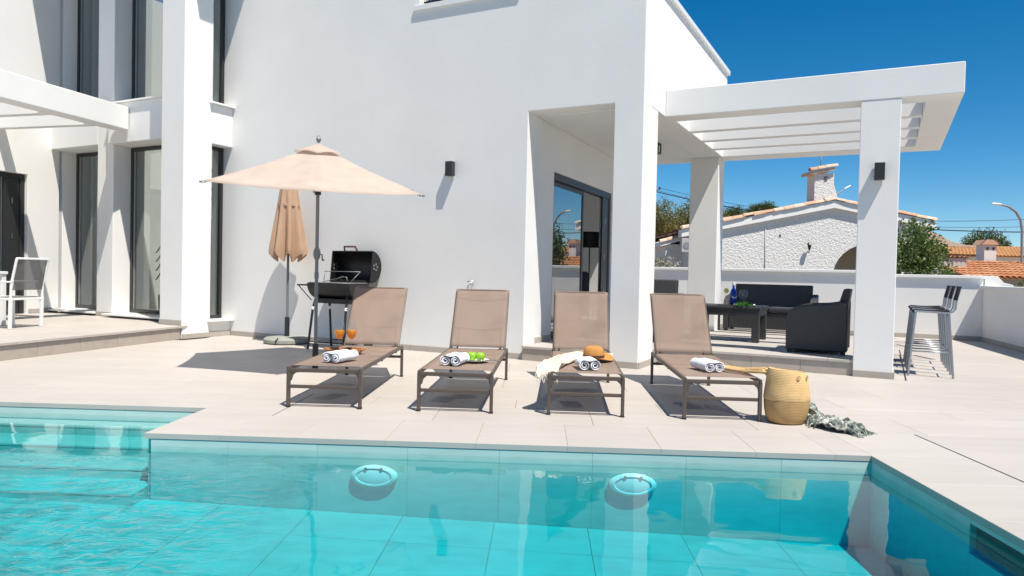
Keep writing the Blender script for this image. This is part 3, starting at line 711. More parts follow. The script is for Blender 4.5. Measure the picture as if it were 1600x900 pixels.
def run_tiles(name, m, par, pts, z0, z1, th, ln=.6, off=OFF):
    """tiles along a straight run from a to b, proud by th to the right of the direction"""
    (a, b_) = [Vector((x,y,0)) for x,y in pts]; d = b_-a; n = max(1, round(d.length/ln)); d /= n; nr = Vector((d.y,-d.x,0)).normalized()*th; g = d.normalized()*.002
    for i in range(n):
        mb = MB(); P = []
        p0, p1 = a+d*i+g, a+d*(i+1)-g
        for z in (z0, z1):
            for q_ in (p0, p1, p1+nr, p0+nr): P.append((q_.x, q_.y, z))
        v = mb._v(P)
        for q_ in ((3,2,1,0),(4,5,6,7),(0,1,5,4),(1,2,6,5),(2,3,7,6),(3,0,4,7)): mb.bm.faces.new([v[k] for k in q_])
        mb.build(name, m, par, .002, off, 1)
run_tiles('riser_tile', M_riser, pf, [(-2.53,9.10),(-.30,9.10)], 0, TZ-.032, .012)
run_tiles('riser_tile', M_riser, pf, [(-4.03,8.11),(-2.91,8.11)], 0, TZ-.032, .012)
MB().box(-4.035,-2.905,8.11,8.40,0,TZ-.033).build('slab', M_grout, pf, 0, OFF)
# skirting tiles on the house
SK = .075
for pts in (((-9.26,8.148),(-4.045,8.148)), ((-2.898,8.148),(-2.54,8.148)), ((-2.538,8.15),(-2.538,8.75)), ((-9.278,7.25),(-9.278,8.14))):
    run_tiles('skirting_tile', M_skirt, villa, pts, .001, SK, .012)
run_tiles('skirting_tile', M_skirt, villa, ((-9.78,7.248),(-9.28,7.248)), .205, .205+SK, .012)
run_tiles('skirting_tile', M_skirt, villa, ((-12.06,7.718),(-11.63,7.718)), .205, .205+SK, .012)
c0 = PW(.02,0,0); c1 = PW(.60,0,0); run_tiles('skirting_tile', M_skirt, villa, ((c0[0]+.001,c0[1]),(c1[0]+.001,c1[1])), TZ, TZ+SK, .012)
c0 = LW(-11.378,10.02,0); c1 = LW(-11.378,10.62,0); run_tiles('skirting_tile', M_skirt, villa, ((c0[0],c0[1]),(c1[0],c1[1])), .205, .205+SK, .012)

# left terrace
LZ = .20
lt = tag(bpy.data.objects.new('terrace', None), kind='structure'); COL.objects.link(lt); lt.location = (0,0,0); lt.rotation_euler = (0,0,-YL)
MB().prism([(-15,3.2),(-7.48,3.2),(-7.48,9.10),(-8.2,9.13),(-8.4,11.5),(-15,11.5)], 0, LZ-.012).build('slab', M_grout, lt)
tm = tile_mesh(.593-.005, .593-.005, .03, M_deck)
tm_s = tile_mesh(.593-.005, .593-.005, .032, M_lip, .008)
for i in range(8):
    for j in range(13):
        a, c = -7.44-.593*(i+.5), 3.45+.593*(j+.5)
        if c > 9.2 and a > -8.3: continue
        if c > 11.2 or a < -11.9: continue
        inst('paving_tile', tm, lt, (a, c, LZ))
j = 0
for k in range(10):
    c0 = 3.15+.593*k
    if c0 < 9.0: run_tiles('riser_tile', M_riser, lt, ((-7.478, c0+.593 if c0+.593 < 9.10 else 9.10), (-7.478, c0)), .001, LZ-.034, -.012, off=(0,0,0))

# ------------------------------------------------------------------ pergolas
per = thing('pergola', 'white flat pergola on a square pillar over the porch sofa set', 'pergola', WB(0, 9.05), -YB)
O2 = (0, -9.05, 0)
PB, PT = 3.12, 3.455
def pp(mb, name, bevel=.008): return mb.build(name, M_white2, per, bevel, O2)
pp(MB().panel(-2.538, .70, 9.05, 12.895, [(-2.49,.35,9.385,12.42)], lambda a, y, t: (a, y, PB + (PT-PB)*t)), 'beam_frame')
for i, v in enumerate((10.12, 10.875, 11.63)):
    pp(MB().box(-2.536, .348, v, v+.13, PB+.002, PT-.06), 'slat', .005)
pp(MB().box(-.297, .11, 9.055, 9.46, 0, PB-.001), 'pillar')
pp(MB().box(.02, .42, 12.48, 12.88, 0, PB-.001), 'pillar') if False else None
run_tiles('skirting_tile', M_skirt, per, ((-.297,9.053),(.11,9.053)), .001, SK, .012, off=O2)
run_tiles('skirting_tile', M_skirt, per, ((.112,9.055),(.112,9.46)), .001, SK, .012, off=O2)

pl = thing('pergola', 'white slatted pergola beam fixed to the left wing above the dining chair', 'pergola', WL(-9.13, 9.8), -YL)
O3 = (9.13, -9.8, 0)
def lp(mb, name): return mb.build(name, M_white2, pl, .008, O3)
lp(MB().box(-9.43, -9.13, 3.6, 9.84, 3.30, 3.67), 'beam')
lp(MB().box(-11.378, -9.432, 9.38, 9.50, 3.30, 3.60), 'slat')
for b0 in (8.56, 7.76, 6.96, 6.16, 5.36, 4.56): lp(MB().box(-11.378, -9.432, b0, b0+.12, 3.30, 3.60), 'slat')
lp(MB().box(-9.43, -9.13, 3.6, 3.9, LZ, 3.298), 'pillar')

# ------------------------------------------------------------------ garden walls
def gwall(name, label, pts, h, th=.2, skirt=True, cap=True):
    a, b_ = Vector((*pts[0],0)), Vector((*pts[1],0)); d = (b_-a); Ln = d.length; d.normalize()
    t = thing(name, label, 'wall', a, math.atan2(d.y, d.x))
    MB().box(0, Ln, 0, th, 0, h-.06).build('wall_body', M_white, t, .006)
    if cap: MB().box(-.01, Ln+.01, -.05, th+.05, h-.06, h).build('coping', M_white2, t, .008)
    if skirt: run_tiles('skirting_tile', M_skirt, t, ((0,-.002),(Ln,-.002)), .001, .085, .012, off=(0,0,0))
    return t
def WB2(u, v): w_ = WB(u, v); return (w_.x, w_.y)
gwall('garden_wall', 'long white garden wall behind the porch sofa', (WB2(-7.0,15.75), WB2(-.1,15.88)), 1.29, skirt=True)
gwall('garden_wall', 'white garden wall with pale cap behind the bar stools', (WB2(-.098,15.882), WB2(1.64,16.0)), 1.225)
w2 = gwall('garden_wall', 'lower white garden wall running forward along the right edge', (WB2(1.64,15.998), WB2(2.95,8.4)), 1.035)
wx = thing('garden_wall', 'short tapering white wall end above the corner beside the orange tiled roof', 'wall', WB(1.66, 16.02), -YB)
MB().prism([(0,0),(.45,0),(.45,1.06),(.30,1.10),(.20,1.22),(0,1.222)], 0, .19, 'y').build('wall_body', M_white, wx, .006)

# ------------------------------------------------------------------ wall lamps, ceiling lamp, tap
def wall_lamp(label, u, v, z, h=.19, w_=.105, d_=.09):
    t = thing('wall_lamp', label, 'wall lamp', WB(u, v-.002, z), -YB, 'black up and down wall lamps')
    MB().box(-w_/2, w_/2, -d_, -.008, -h/2, h/2).build('lamp_body', M_frame, t, .003)
    MB().box(-w_/2+.015, w_/2-.015, -.008, .004, -h/2+.02, h/2-.02).build('bracket', M_black, t)
    MB().lathe([(0,0),(.03,0),(.03,.004),(0,.004)], (0,-d_/2,h/2), 12).build('lens', M_plate, t)
wall_lamp('black box wall lamp on the white facade right of the umbrella', -5.155, 8.15, 2.455)
wall_lamp('black box wall lamp on the pergola pillar', -.085, 9.055, 2.31)
cl = thing('ceiling_lamp', 'black square frame lamp under the porch soffit', 'ceiling lamp', WB(-3.18, 10.8, 3.118), -YB)
b = MB()
for sx in (-.07,.07):
    for sy in (-.07,.07): b.bar((sx,sy,-.15),(sx,sy,-.001),.018,.018)
for z in (-.15,-.012):
    for s in (-.07,.07): b.bar((-.079,s,z),(.079,s,z),.018,.018); b.bar((s,-.061,z),(s,.061,z),.018,.018)
b.build('cage', M_black, cl); MB().lathe([(0,-.11),(.03,-.10),(.038,-.06),(.02,-.02),(0,-.02)], n=16).build('bulb', M_plate, cl)
tp = thing('wall_tap', 'small chrome garden tap on the facade above the second lounger', 'tap', WB(-4.80, 8.148, .93), -YB)
MB().tube([(0,0,0),(0,-.07,0),(.0,-.11,-.01),(.0,-.125,-.05)], .011, 8).build('spout', M_chrome, tp)
MB().tube([(0,-.05,.0),(0,-.05,.035)], .007, 8).tube([(-.05,-.05,.037),(.03,-.05,.045)], .007, 8).build('handle', M_chrome, tp)

# ------------------------------------------------------------------ sun loungers
def make_lounger():
    W_, L_, H_ = .57, 1.80, .305
    t = thing('sun_lounger', 'x', 'sun lounger', group='taupe sun loungers by the pool')
    hx = W_/2
    for sx in (-1,1):
        for y in (0, L_-.03):
            leg = MB().box(sx*hx-.013, sx*hx+.013, y-.017, y+.017, .008, H_-.005).build('leg', M_taupe, t, .004)
            MB().box(sx*hx-.015, sx*hx+.015, y-.019, y+.019, 0, .012).build('foot_cap', M_plastic, leg)
        MB().bar((sx*hx, -.02, H_), (sx*hx, L_, H_), .022, .034).build('side_rail', M_taupe, t, .006)
        g = MB(); g.prism([(0,H_-.018),(.06,H_-.018),(.045,H_-.03),(.02,H_-.055),(.012,H_-.09),(0,H_-.10)], 0, .02, 'y')
        bmesh.ops.transform(g.bm, matrix=Matrix.Translation((-sx*hx+sx*.013*0,-.01,0)) @ Matrix.Scale(sx, 4, (1,0,0)) if sx < 0 else Matrix.Translation((-hx+.013,-.01,0)), verts=g.bm.verts)
        g.build('corner_bracket', M_taupe, t)
    MB().bar((-hx+.012,0,H_-.012),(hx-.012,0,H_-.012),.026,.03).build('end_rail', M_taupe, t, .004)
    MB().bar((-hx+.013,0,.165),(hx-.013,0,.165),.022,.026).build('stretcher', M_taupe, t, .004)
    MB().bar((-hx+.013,L_-.03,.205),(hx-.013,L_-.03,.205),.022,.026).build('stretcher', M_taupe, t, .004)
    MB().bar((-hx+.012,L_-.02,H_-.01),(hx-.012,L_-.02,H_-.01),.022,.026).build('end_rail', M_taupe, t, .004)
    MB().bar((-hx+.012,.9,H_-.03),(hx-.012,.9,H_-.03),.02,.02).build('cross_bar', M_taupe, t, .003)
    for y in (1.55,): MB().bar((-hx+.012,y,H_-.03),(hx-.012,y,H_-.03),.02,.02).build('cross_bar', M_taupe, t, .003)
    # seat sling, slightly sagging, wrapped over the rails
    def seat(u, v):
        x = (u-.5)*2; y = .045 + v*1.555
        z = H_+.022 - .012*(1-x*x)*math.sin(PI*v)**.5
        if abs(x) > .93: z -= (abs(x)-.93)/.07*.018
        return (x*(hx+.012), y, z)
    o = MB().grid(24, 20, seat).build('seat_sling', M_sling, t)
    m = o.modifiers.new('thickness', 'SOLIDIFY'); m.thickness = .003
    # backrest
    p0 = Vector((0, 1.615, H_+.015)); dy, dz = .44, .575; Lb = math.hypot(dy, dz); d = Vector((0, dy/Lb, dz/Lb)); n = Vector((0, -d.z, d.y))
    bx = hx-.014
    def bp(x, s_, o_=0): return p0 + Vector((x,0,0)) + d*s_ + n*o_
    fr = MB(); pts = [bp(-bx,0), bp(-bx,Lb-.04), bp(-bx+.012,Lb-.01), bp(-bx+.04,Lb), bp(bx-.04,Lb), bp(bx-.012,Lb-.01), bp(bx,Lb-.04), bp(bx,0)]
    bf = fr.tube(pts, .0125, 8).build('backrest_frame', M_taupe, t)
    MB().tube([bp(-bx+.01,.26,-.012), bp(0,.245,-.028), bp(bx-.01,.26,-.012)], .010, 8).build('cross_bar', M_taupe, bf)
    MB().tube([bp(-bx+.01,.64,-.012), bp(-.1,.615,-.03), bp(.1,.615,-.03), bp(bx-.01,.64,-.012)], .009, 8).build('cross_bar', M_taupe, bf)
    for sx in (-1,1): MB().tube([bp(sx*(bx-.06),.255,-.02), (sx*(bx-.05), L_-.06, H_-.01)], .009, 8).build('strut', M_taupe, bf)
    for sx in (-1,1): MB().tube([(sx*hx, 1.60, H_+.012), (sx*(bx-.06), 1.60, H_+.012)], .016, 8).build('hinge', M_plastic, bf)
    def back(u, v):
        x = (u-.5)*2; s_ = .015 + v*(Lb+.006)
        o_ = .016 - .010*(1-x*x)*math.sin(PI*min(1,max(0,v)))
        if abs(x) > .94: o_ -= (abs(x)-.94)/.06*.016
        if v > .96: o_ -= (v-.96)/.04*.018
        return bp(x*(bx+.012), s_, o_)
    o = MB().grid(24, 16, back).build('backrest_sling', M_sling, t)
    m = o.modifiers.new('thickness', 'SOLIDIFY'); m.thickness = .003
    return t
spots = [((-1.756,5.683),(-1.168,5.616),1.8, 'taupe sun lounger holding the tray of orange juice glasses'),
         ((-.711,5.614),(-.143,5.574),3.3, 'taupe sun lounger holding the plate of green apples'),
         ((.305,5.584),(.873,5.535),4.0, 'taupe sun lounger with the straw hat and cream scarf on it'),
         ((1.349,5.515),(1.909,5.482),3.0, 'taupe sun lounger beside the seagrass basket')]
l0 = make_lounger()
LO = []
for i, (a, b_, yw, lab) in enumerate(spots):
    o = l0 if i == 0 else copy_tree(l0)
    place(o, ((a[0]+b_[0])/2, (a[1]+b_[1])/2, .001), -R(yw)); o['label'] = lab; LO.append(o)
# small maker's label on the first and last backrest
SZ = .001+.305+.022

# ------------------------------------------------------------------ rolled towels
def make_towel(seed):
    rnd = random.Random(seed)
    path = []
    def spiral(cx, sgn):
        P = []; n = 46
        for i in range(n+1):
            t_ = i/n; r_ = .010 + .036*t_; a = PI/2 + sgn*(1-t_)*2*PI*2.1
            P.append((cx + r_*math.cos(a)*1.05, .047 + r_*math.sin(a)))
        return P
    Lp = spiral(-.046, 1); Rp = spiral(.046, -1)
    path = Lp + [(-.02,.088),(0,.0865),(.02,.088)] + Rp[::-1]
    th = .0075; n = len(path)
    out, inn = [], []
    for i, (x, z) in enumerate(path):
        a = path[max(0,i-1)]; b_ = path[min(n-1,i+1)]; d = Vector((b_[0]-a[0], b_[1]-a[1])).normalized(); nn = Vector((-d.y, d.x))
        wob = 1 + .25*math.sin(i*.9+seed)
        out.append((x+nn.x*th/2*wob, z+nn.y*th/2*wob)); inn.append((x-nn.x*th/2, z-nn.y*th/2))
    prof = out + inn[::-1]; m = len(prof)
    b = MB(); Ln = .29; S = 9; rings = []
    for k in range(S+1):
        y = Ln*k/S - Ln/2; sag = .004*math.sin(k*1.7+seed); e_ = (abs(k-S/2)/(S/2))**4*.004
        rings.append(b._v([(x*(1+.03*math.sin(k*1.1+seed)) , y + .006*math.sin(x*60+z*45+seed)*(1 if k in (0,S) else .2), max(.0015, z+sag*.4-e_*.3)) for x, z in prof]))
    for A, B in zip(rings, rings[1:]):
        for i in range(m):
            f = b.bm.faces.new((A[i],A[(i+1)%m],B[(i+1)%m],B[i])); f.smooth = True
    for k, rg in ((0,rings[0]),(1,rings[-1])):
        for i in range(n-1):
            f = b.bm.faces.new((rg[i], rg[i+1], rg[m-2-i], rg[m-1-i])); f.smooth = False
    return b
for i, (x, y, rz, lab) in enumerate(((-1.425,6.02,-R(22),'white rolled towel in front of the juice tray'), (-.46,6.0,-R(14),'white rolled towel beside the green apples'),
                                     (.63,5.90,R(4),'white rolled towel in front of the straw hat'), (1.63,5.95,R(12),'white rolled towel on the lounger beside the basket'))):
    o = make_towel(i*1.3).build('towel', M_towel); tag(o, lab, 'towel', 'rolled white towels'); place(o, (x, y, SZ-.003), rz); o.scale = (.9,.95,.9)

# ------------------------------------------------------------------ juice tray, glasses
tr = thing('serving_tray', 'round olive wood tray with juice glasses on the first lounger', 'tray', (-1.53, 6.62, SZ))
MB().lathe([(0,0),(.13,0),(.145,.012),(.148,.034),(.140,.036),(.134,.014),(0,.012)], n=32, sx=1.12).build('tray_body', M_wood, tr)
for sx in (-1,1): MB().tube([(sx*.16,-.05,.03),(sx*.185,-.02,.035),(sx*.185,.02,.035),(sx*.16,.05,.03)], .008, 8).build('handle', M_wood, tr)
def stem_glass(name, label, loc, juice_h=True, s=1.0, group=None):
    t = thing(name, label, 'glass', loc, 0, group)
    MB().lathe([(0,.0),(.034*s,.0),(.034*s,.003),(.006*s,.008),(.005*s,.06*s),(.012*s,.068*s),(.032*s,.085*s),(.043*s,.115*s),(.041*s,.145*s),(.036*s,.172*s)], n=24).build('glass_body', M_clear, t)
    if juice_h: t.scale = (.82,.82,1.12)
    if juice_h: MB().lathe([(0,.070*s),(.010*s,.071*s),(.030*s,.087*s),(.040*s,.112*s),(.0395*s,.122*s),(0,.122*s)], n=24).build('juice', M_juice, t)
    return t
stem_glass('juice_glass', 'stemmed glass of orange juice on the left of the tray', (-1.585,6.63,SZ+.013), s=1.4, group='glasses of orange juice')
stem_glass('juice_glass', 'stemmed glass of orange juice on the right of the tray', (-1.475,6.65,SZ+.013), s=1.4, group='glasses of orange juice')
# ------------------------------------------------------------------ plate with apples
plt = thing('plate', 'white plate under two green apples on the second lounger', 'plate', (-.30,6.17,SZ))
MB().lathe([(0,.002),(.07,.002),(.115,.014),(.117,.018),(.07,.007),(0,.006)], n=32).build('plate_body', M_plate, plt)
def apple(label, loc, rz):
    t = thing('apple', label, 'apple', loc, rz, 'green apples')
    prof = [(0,.008),(.012,.003),(.022,.004),(.034,.016),(.041,.036),(.040,.052),(.031,.068),(.018,.073),(.008,.068),(0,.061)]
    MB().lathe(prof, n=24).build('apple_body', M_apple, t); MB().tube([(0,0,.060),(.004,.002,.085)], .0018, 6).build('stem', M_stem, t)
apple('green apple on the left of the plate', (-.332,6.17,SZ+.007), .4); apple('green apple on the right of the plate', (-.258,6.15,SZ+.007), 1.7)
fk = thing('fork', 'slim fork lying on the rim of the apple plate', 'fork', (-.185,6.10,SZ+.02), R(-8))
MB().tube([(-.05,0,.0),(.02,0,.002),(.10,0,-.004)], [.004,.003,.005], 6).build('handle', M_chrome, fk)
for k in (-1,0,1): MB().tube([(-.05,k*.005,0),(-.085,k*.006,.003)], .0016, 6).build('tine', M_chrome, fk)

# ------------------------------------------------------------------ hat and scarf
ht = thing('straw_hat', 'tan straw hat with curled brim on the third lounger', 'hat', (.745,6.44,SZ+.018), R(20))
def brim(q_, a): return Vector((q_.x, q_.y, q_.z + (.018*math.sin(2*a+.6) + .010*math.sin(3*a))*max(0,(math.hypot(q_.x,q_.y)-.085)/.10)))
MB().lathe([(.086,.004),(.11,.001),(.145,.002),(.178,.010),(.180,.013),(.145,.006),(.11,.005),(.088,.008)], n=40, fn=brim).build('brim', M_hat, ht)
MB().lathe([(.088,.004),(.090,.03),(.086,.065),(.074,.095),(.050,.110),(.02,.113),(0,.112)], n=32, sx=1.08).build('crown', M_hat, ht)
MB().lathe([(.0905,.010),(.0925,.012),(.0920,.030),(.0900,.031)], n=32, sx=1.08).build('hat_band', M_handle, ht)
def make_scarf():
    P = [Vector((.93,6.62,SZ+.016)), Vector((.80,6.66,SZ+.02)), Vector((.62,6.62,SZ+.03)), Vector((.50,6.35,SZ+.035)), Vector((.42,6.10,SZ+.045)), Vector((.375,5.90,SZ+.045)), Vector((.325,5.76,SZ+.04)), Vector((.295,5.68,SZ+.01)), Vector((.283,5.65,SZ-.04))]
    def at(t_):
        f = t_*(len(P)-1); i = min(int(f), len(P)-2); return P[i].lerp(P[i+1], f-i)
    def S(u, v):
        c = at(u); d = (at(min(1,u+.02)) - at(max(0,u-.02))); d.z = 0; d.normalize(); n = Vector((-d.y, d.x, 0))
        wdt = .15 + .03*math.sin(u*9); k = (v-.5)*2
        h = .020*math.cos(k*PI*2.2+u*7) + .012*math.sin(k*11+u*13) + .008*noise.noise((u*14,v*6,1))
        fall = -.5*(max(0, abs(k)-.75))*.06
        w_ = c + n*k*wdt*.52 + Vector((0,0,max(-c.z+SZ+.004 if u < .8 else -9, h+fall)))
        return w_
    t = thing('scarf', 'cream knitted scarf with fringe draped across the third lounger', 'scarf', (.5,6.2,SZ))
    o = MB().grid(60, 22, S).build('cloth', M_scarf, t, off=(-.5,-6.2,-SZ)); m = o.modifiers.new('thickness', 'SOLIDIFY'); m.thickness = .006
    f = MB()
    for k in range(15):
        a = S(1, k/14); f.tube([a, a+Vector((random.uniform(-.01,.01), -.006, -.02)), a+Vector((random.uniform(-.02,.02), -.01, -.045-random.random()*.015))], [.005,.004,.002], 5)
    tag(f.build('fringe', M_scarf, t, off=(-.5,-6.2,-SZ)), kind='stuff')
make_scarf()

# ------------------------------------------------------------------ basket, handles, throw
bk = thing('basket', 'two tone seagrass basket standing at the foot of the last lounger', 'basket', (2.115,5.475,.001))
def slump(q_, a):
    f = 1 + .022*math.sin(2*a+.5) + .018*noise.noise((math.cos(a)*1.6, math.sin(a)*1.6, q_.z*7)); d = -.018*max(0, q_.z-.30)/.1*math.cos(a-.3)
    return Vector((q_.x*f, q_.y*f, max(.001, q_.z + d + .003*math.sin(3*a)*(q_.z > .3))))
MB().lathe([(0,0.001),(.118,.001),(.136,.010),(.152,.045),(.163,.10),(.168,.15),(.1685,.186)], n=48, sy=.9, fn=slump).build('lower_body', M_basket2, bk)
MB().lathe([(.1695,.180),(.1715,.187),(.168,.23),(.160,.29),(.151,.345),(.144,.385),(.138,.398),(.128,.396),(.122,.375),(.06,.368),(0,.366)], n=48, sy=.9, fn=slump).build('upper_body', M_basket, bk)
for k, (a, z) in enumerate(((-1.35,.36),(-.75,.36))):
    r_ = .151; MB().lathe([(.008,0),(.014,.003),(.014,.005),(.006,.004)], n=14, fn=lambda q_, aa, a=a: Matrix.Rotation(a+PI/2, 4, 'Z') @ Matrix.Rotation(R(80), 4, 'X') @ q_ + Vector((0,0,0))).build('eyelet', M_basket2, bk).location = (r_*math.cos(a), r_*math.sin(a)*.92, z)
for dy, lift in ((-.02,.0), (.05,.010)):     # soft rope handles fallen over onto the lounger
    hp = [(-.135,dy,.350),(-.150,dy+.05,.372+lift),(-.185,dy+.13,.366+lift),(-.245,dy+.25,.352),(-.315,dy+.35,.350),(-.352,dy+.43,.350),(-.345,dy+.49,.350),(-.295,dy+.47,.351),(-.215,dy+.34,.352),(-.150,dy+.20,.366+lift),(-.105,dy+.11,.385),(-.085,dy+.075,.360)]
    sm = []
    for i in range(len(hp)-1):
        for k in range(4): sm.append(Vector(hp[i]).lerp(Vector(hp[i+1]), k/4) + Vector((.004*math.sin(i*2.1+k*.8+dy*40), .004*math.cos(i*1.7+k), 0)))
    MB().tube(sm + [hp[-1]], .0115, 8).build('handle', M_basket, bk)
def make_throw():
    t = thing('throw_blanket', 'sage and ivory fringed throw crumpled on the paving beside the basket', 'blanket', (2.40,5.35,.001))
    P = [Vector((2.285,5.62,.20)), Vector((2.30,5.58,.16)), Vector((2.32,5.52,.08)), Vector((2.35,5.42,.035)), Vector((2.40,5.30,.03)), Vector((2.46,5.18,.028)), Vector((2.50,5.10,.02))]
    def at(t_):
        f = t_*(len(P)-1); i = min(int(f), len(P)-2); return P[i].lerp(P[i+1], f-i)
    def S(u, v):
        c = at(u); k = (v-.5)*2; wd_ = .05 + .075*min(1,u*2.2) + .02*math.sin(u*11)
        n = Vector((.90, .43, 0)); n = n.lerp(Vector((.8,.6,0)), u).normalized()
        amp = .010 + .024*min(1, u*2.5)
        h = amp*(noise.noise((u*9, v*5.5, 3.3))*1.3 + .8*noise.noise((u*22, v*13, 7.7)) + .8)
        q_ = c + n*k*wd_; q_.z = max(.004, c.z*(1-.35*abs(k)**2) + h - .018*abs(k))
        q_ += Vector((.03*noise.noise((u*8,v*8,0)), .03*noise.noise((u*8,v*8,9)), 0)); return q_
    o = MB().grid(70, 34, S).build('cloth', M_throw, t, off=(-2.40,-5.35,0)); m = o.modifiers.new('thickness', 'SOLIDIFY'); m.thickness = .006; m.offset = 1
    f = MB()
    for k in range(34):
        if k < 22: a = S(1, k/21); d = Vector((random.uniform(-.01,.03), -.05, 0))
        else:
            u = .35+.6*((k-22)//2)/12; v = 0 if k % 2 else 1; a = S(u, v); d = Vector((-.035 if v == 0 else .035, -.03, 0))
        a.z = max(a.z, .008)
        j1 = a + d*.5 + Vector((random.uniform(-.01,.01), random.uniform(-.01,.01), .004)); j2 = a + d*1.1 + Vector((random.uniform(-.02,.02), random.uniform(-.02,.01), 0)); j2.z = .005
        f.tube([a, j1, j2], [.006,.005,.004], 5)
    tag(f.build('fringe', M_throw, t, off=(-2.40,-5.35,0)), kind='stuff')
make_throw()

# ------------------------------------------------------------------ open umbrella
um = thing('patio_umbrella', 'open beige hexagonal patio umbrella on a grey pole', 'umbrella', (-2.14,7.87,0))
ga, gb = -.0537, .1432
def cz(x, y): return 2.001 + ga*x + gb*y
RC = 1.24; ANG = [R(223.5+60*k) for k in range(6)]
APX = Vector((0,0,2.443))
V6 = [Vector((RC*math.cos(a), RC*math.sin(a), cz(RC*math.cos(a), RC*math.sin(a)))) for a in ANG]
b = MB()
for k in range(6):
    A, B = V6[k], V6[(k+1)%6]; n = 10
    def Sf(u, v, A=A, B=B):     # u from near the apex to the rim
        u = .13 + .87*u; e_ = A.lerp(B, v); q_ = APX.lerp(e_, u)
        q_.z -= .010*math.sin(PI*v)*u + .022*math.sin(PI*u)
        q_ -= (e_ - APX).xy.to_3d()*.022*math.sin(PI*v)*u*u
        return q_
    b.grid(n, n, Sf)
bmesh.ops.remove_doubles(b.bm, verts=b.bm.verts, dist=.0005)
o = b.build('canopy', M_canopy, um); m = o.modifiers.new('thickness', 'SOLIDIFY'); m.thickness = .002
b = MB()
for k in range(6):
    A, B = V6[k], V6[(k+1)%6]
    def Sv(u, v, A=A, B=B):
        e_ = A.lerp(B, v); q_ = (APX+Vector((0,0,.018))).lerp(e_+Vector((0,0,-.02)), u*.225); q_.z += .022*math.sin(PI*v)*u*u; return q_
    b.grid(4, 8, Sv)
bmesh.ops.remove_doubles(b.bm, verts=b.bm.verts, dist=.0005)
vc = b.build('vent_cap', M_canopy, um); m = vc.modifiers.new('thickness', 'SOLIDIFY'); m.thickness = .002
hub = Vector((0,0,1.93))
for k in range(6):
    rb = MB().tube([APX+Vector((0,0,-.075)), V6[k]*.985+Vector((0,0,.015))], .006, 6).build('rib', M_pole, um)
    mid = (APX+Vector((0,0,-.05))).lerp(V6[k], .5); MB().tube([hub, mid], .006, 6).build('strut', M_pole, rb)
    MB().tube([V6[k]*.995+Vector((0,0,-.004*0)), V6[k]+Vector((math.cos(ANG[k])*.02, math.sin(ANG[k])*.02, -.008))], .010, 8).build('rib_tip', M_pole, um)
MB().tube([(0,0,.24),(0,0,2.44)], .019, 14).build('pole', M_pole, um)
MB().tube([(0,0,0),(0,0,.27)], .032, 14).build('sleeve', M_plastic, um)
MB().tube([hub+Vector((0,0,-.03)), hub+Vector((0,0,.03))], .035, 14).build('hub', M_plastic, um)
MB().lathe([(0,2.468),(.012,2.468),(.022,2.483),(.028,2.503),(.024,2.513),(.014,2.523),(.012,2.54),(.005,2.552),(0,2.554)], n=16).build('finial', M_pole, um)
cr = MB().lathe([(.020,1.19),(.032,1.21),(.040,1.245),(.040,1.275),(.030,1.31),(.020,1.33)], n=14).build('crank_housing', M_pole, um)
MB().tube([(.03,0,1.25),(.06,-.01,1.25),(.062,-.012,1.19)], .008, 8).tube([(.062,-.012,1.19),(.085,-.014,1.19)], .010, 8).build('crank_handle', M_pole, cr)
MB().lathe([(.019,.98),(.024,.99),(.024,1.05),(.019,1.06)], n=14).build('collar', M_pole, um)

# ------------------------------------------------------------------ closed umbrella
cu = thing('patio_umbrella', 'closed sand coloured umbrella in a grey weight against the facade', 'umbrella', WB(-7.715, 7.80, .001), -YB)
def pleat(q_, a):
    k = (1.21 <= 0) or 1; amp = .30 * min(1, max(0, (2.36-q_.z)/.9)) ; f = 1 + amp*math.cos(8*a + .6*math.sin(3*q_.z))
    z = q_.z + (.06*(math.cos(8*a)) if q_.z < 1.30 else 0)
    return Vector((q_.x*f, q_.y*f, z))
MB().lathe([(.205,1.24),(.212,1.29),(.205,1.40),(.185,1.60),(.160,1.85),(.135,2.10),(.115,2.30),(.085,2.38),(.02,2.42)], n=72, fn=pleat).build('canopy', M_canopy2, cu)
MB().tube([(0,0,.30),(0,0,2.44)], .019, 12).build('pole', M_pole, cu)
MB().tube([(0,0,.05),(0,0,.38)], .035, 14).build('sleeve', M_plastic, cu)
MB().lathe([(0,0),(.30,0),(.325,.02),(.325,.06),(.30,.085),(.10,.10),(0,.10)], n=40).build('base_weight', M_stonew, cu)
MB().tube([(.10,-.312,.02),(.105,-.335,.05),(.12,-.29,.10)], .008, 8).build('carry_strap', M_plastic, cu)
MB().lathe([(0,2.44),(.02,2.44),(.026,2.46),(.018,2.48),(0,2.50)], n=12).build('finial', M_pole, cu)
MB().tube([(-.17,0,2.05)], .01).bm.free() if False else None
MB().lathe([(.128,1.98),(.150,1.985),(.150,2.02),(.128,2.025)], n=24).build('tie_band', M_canopy2, cu)

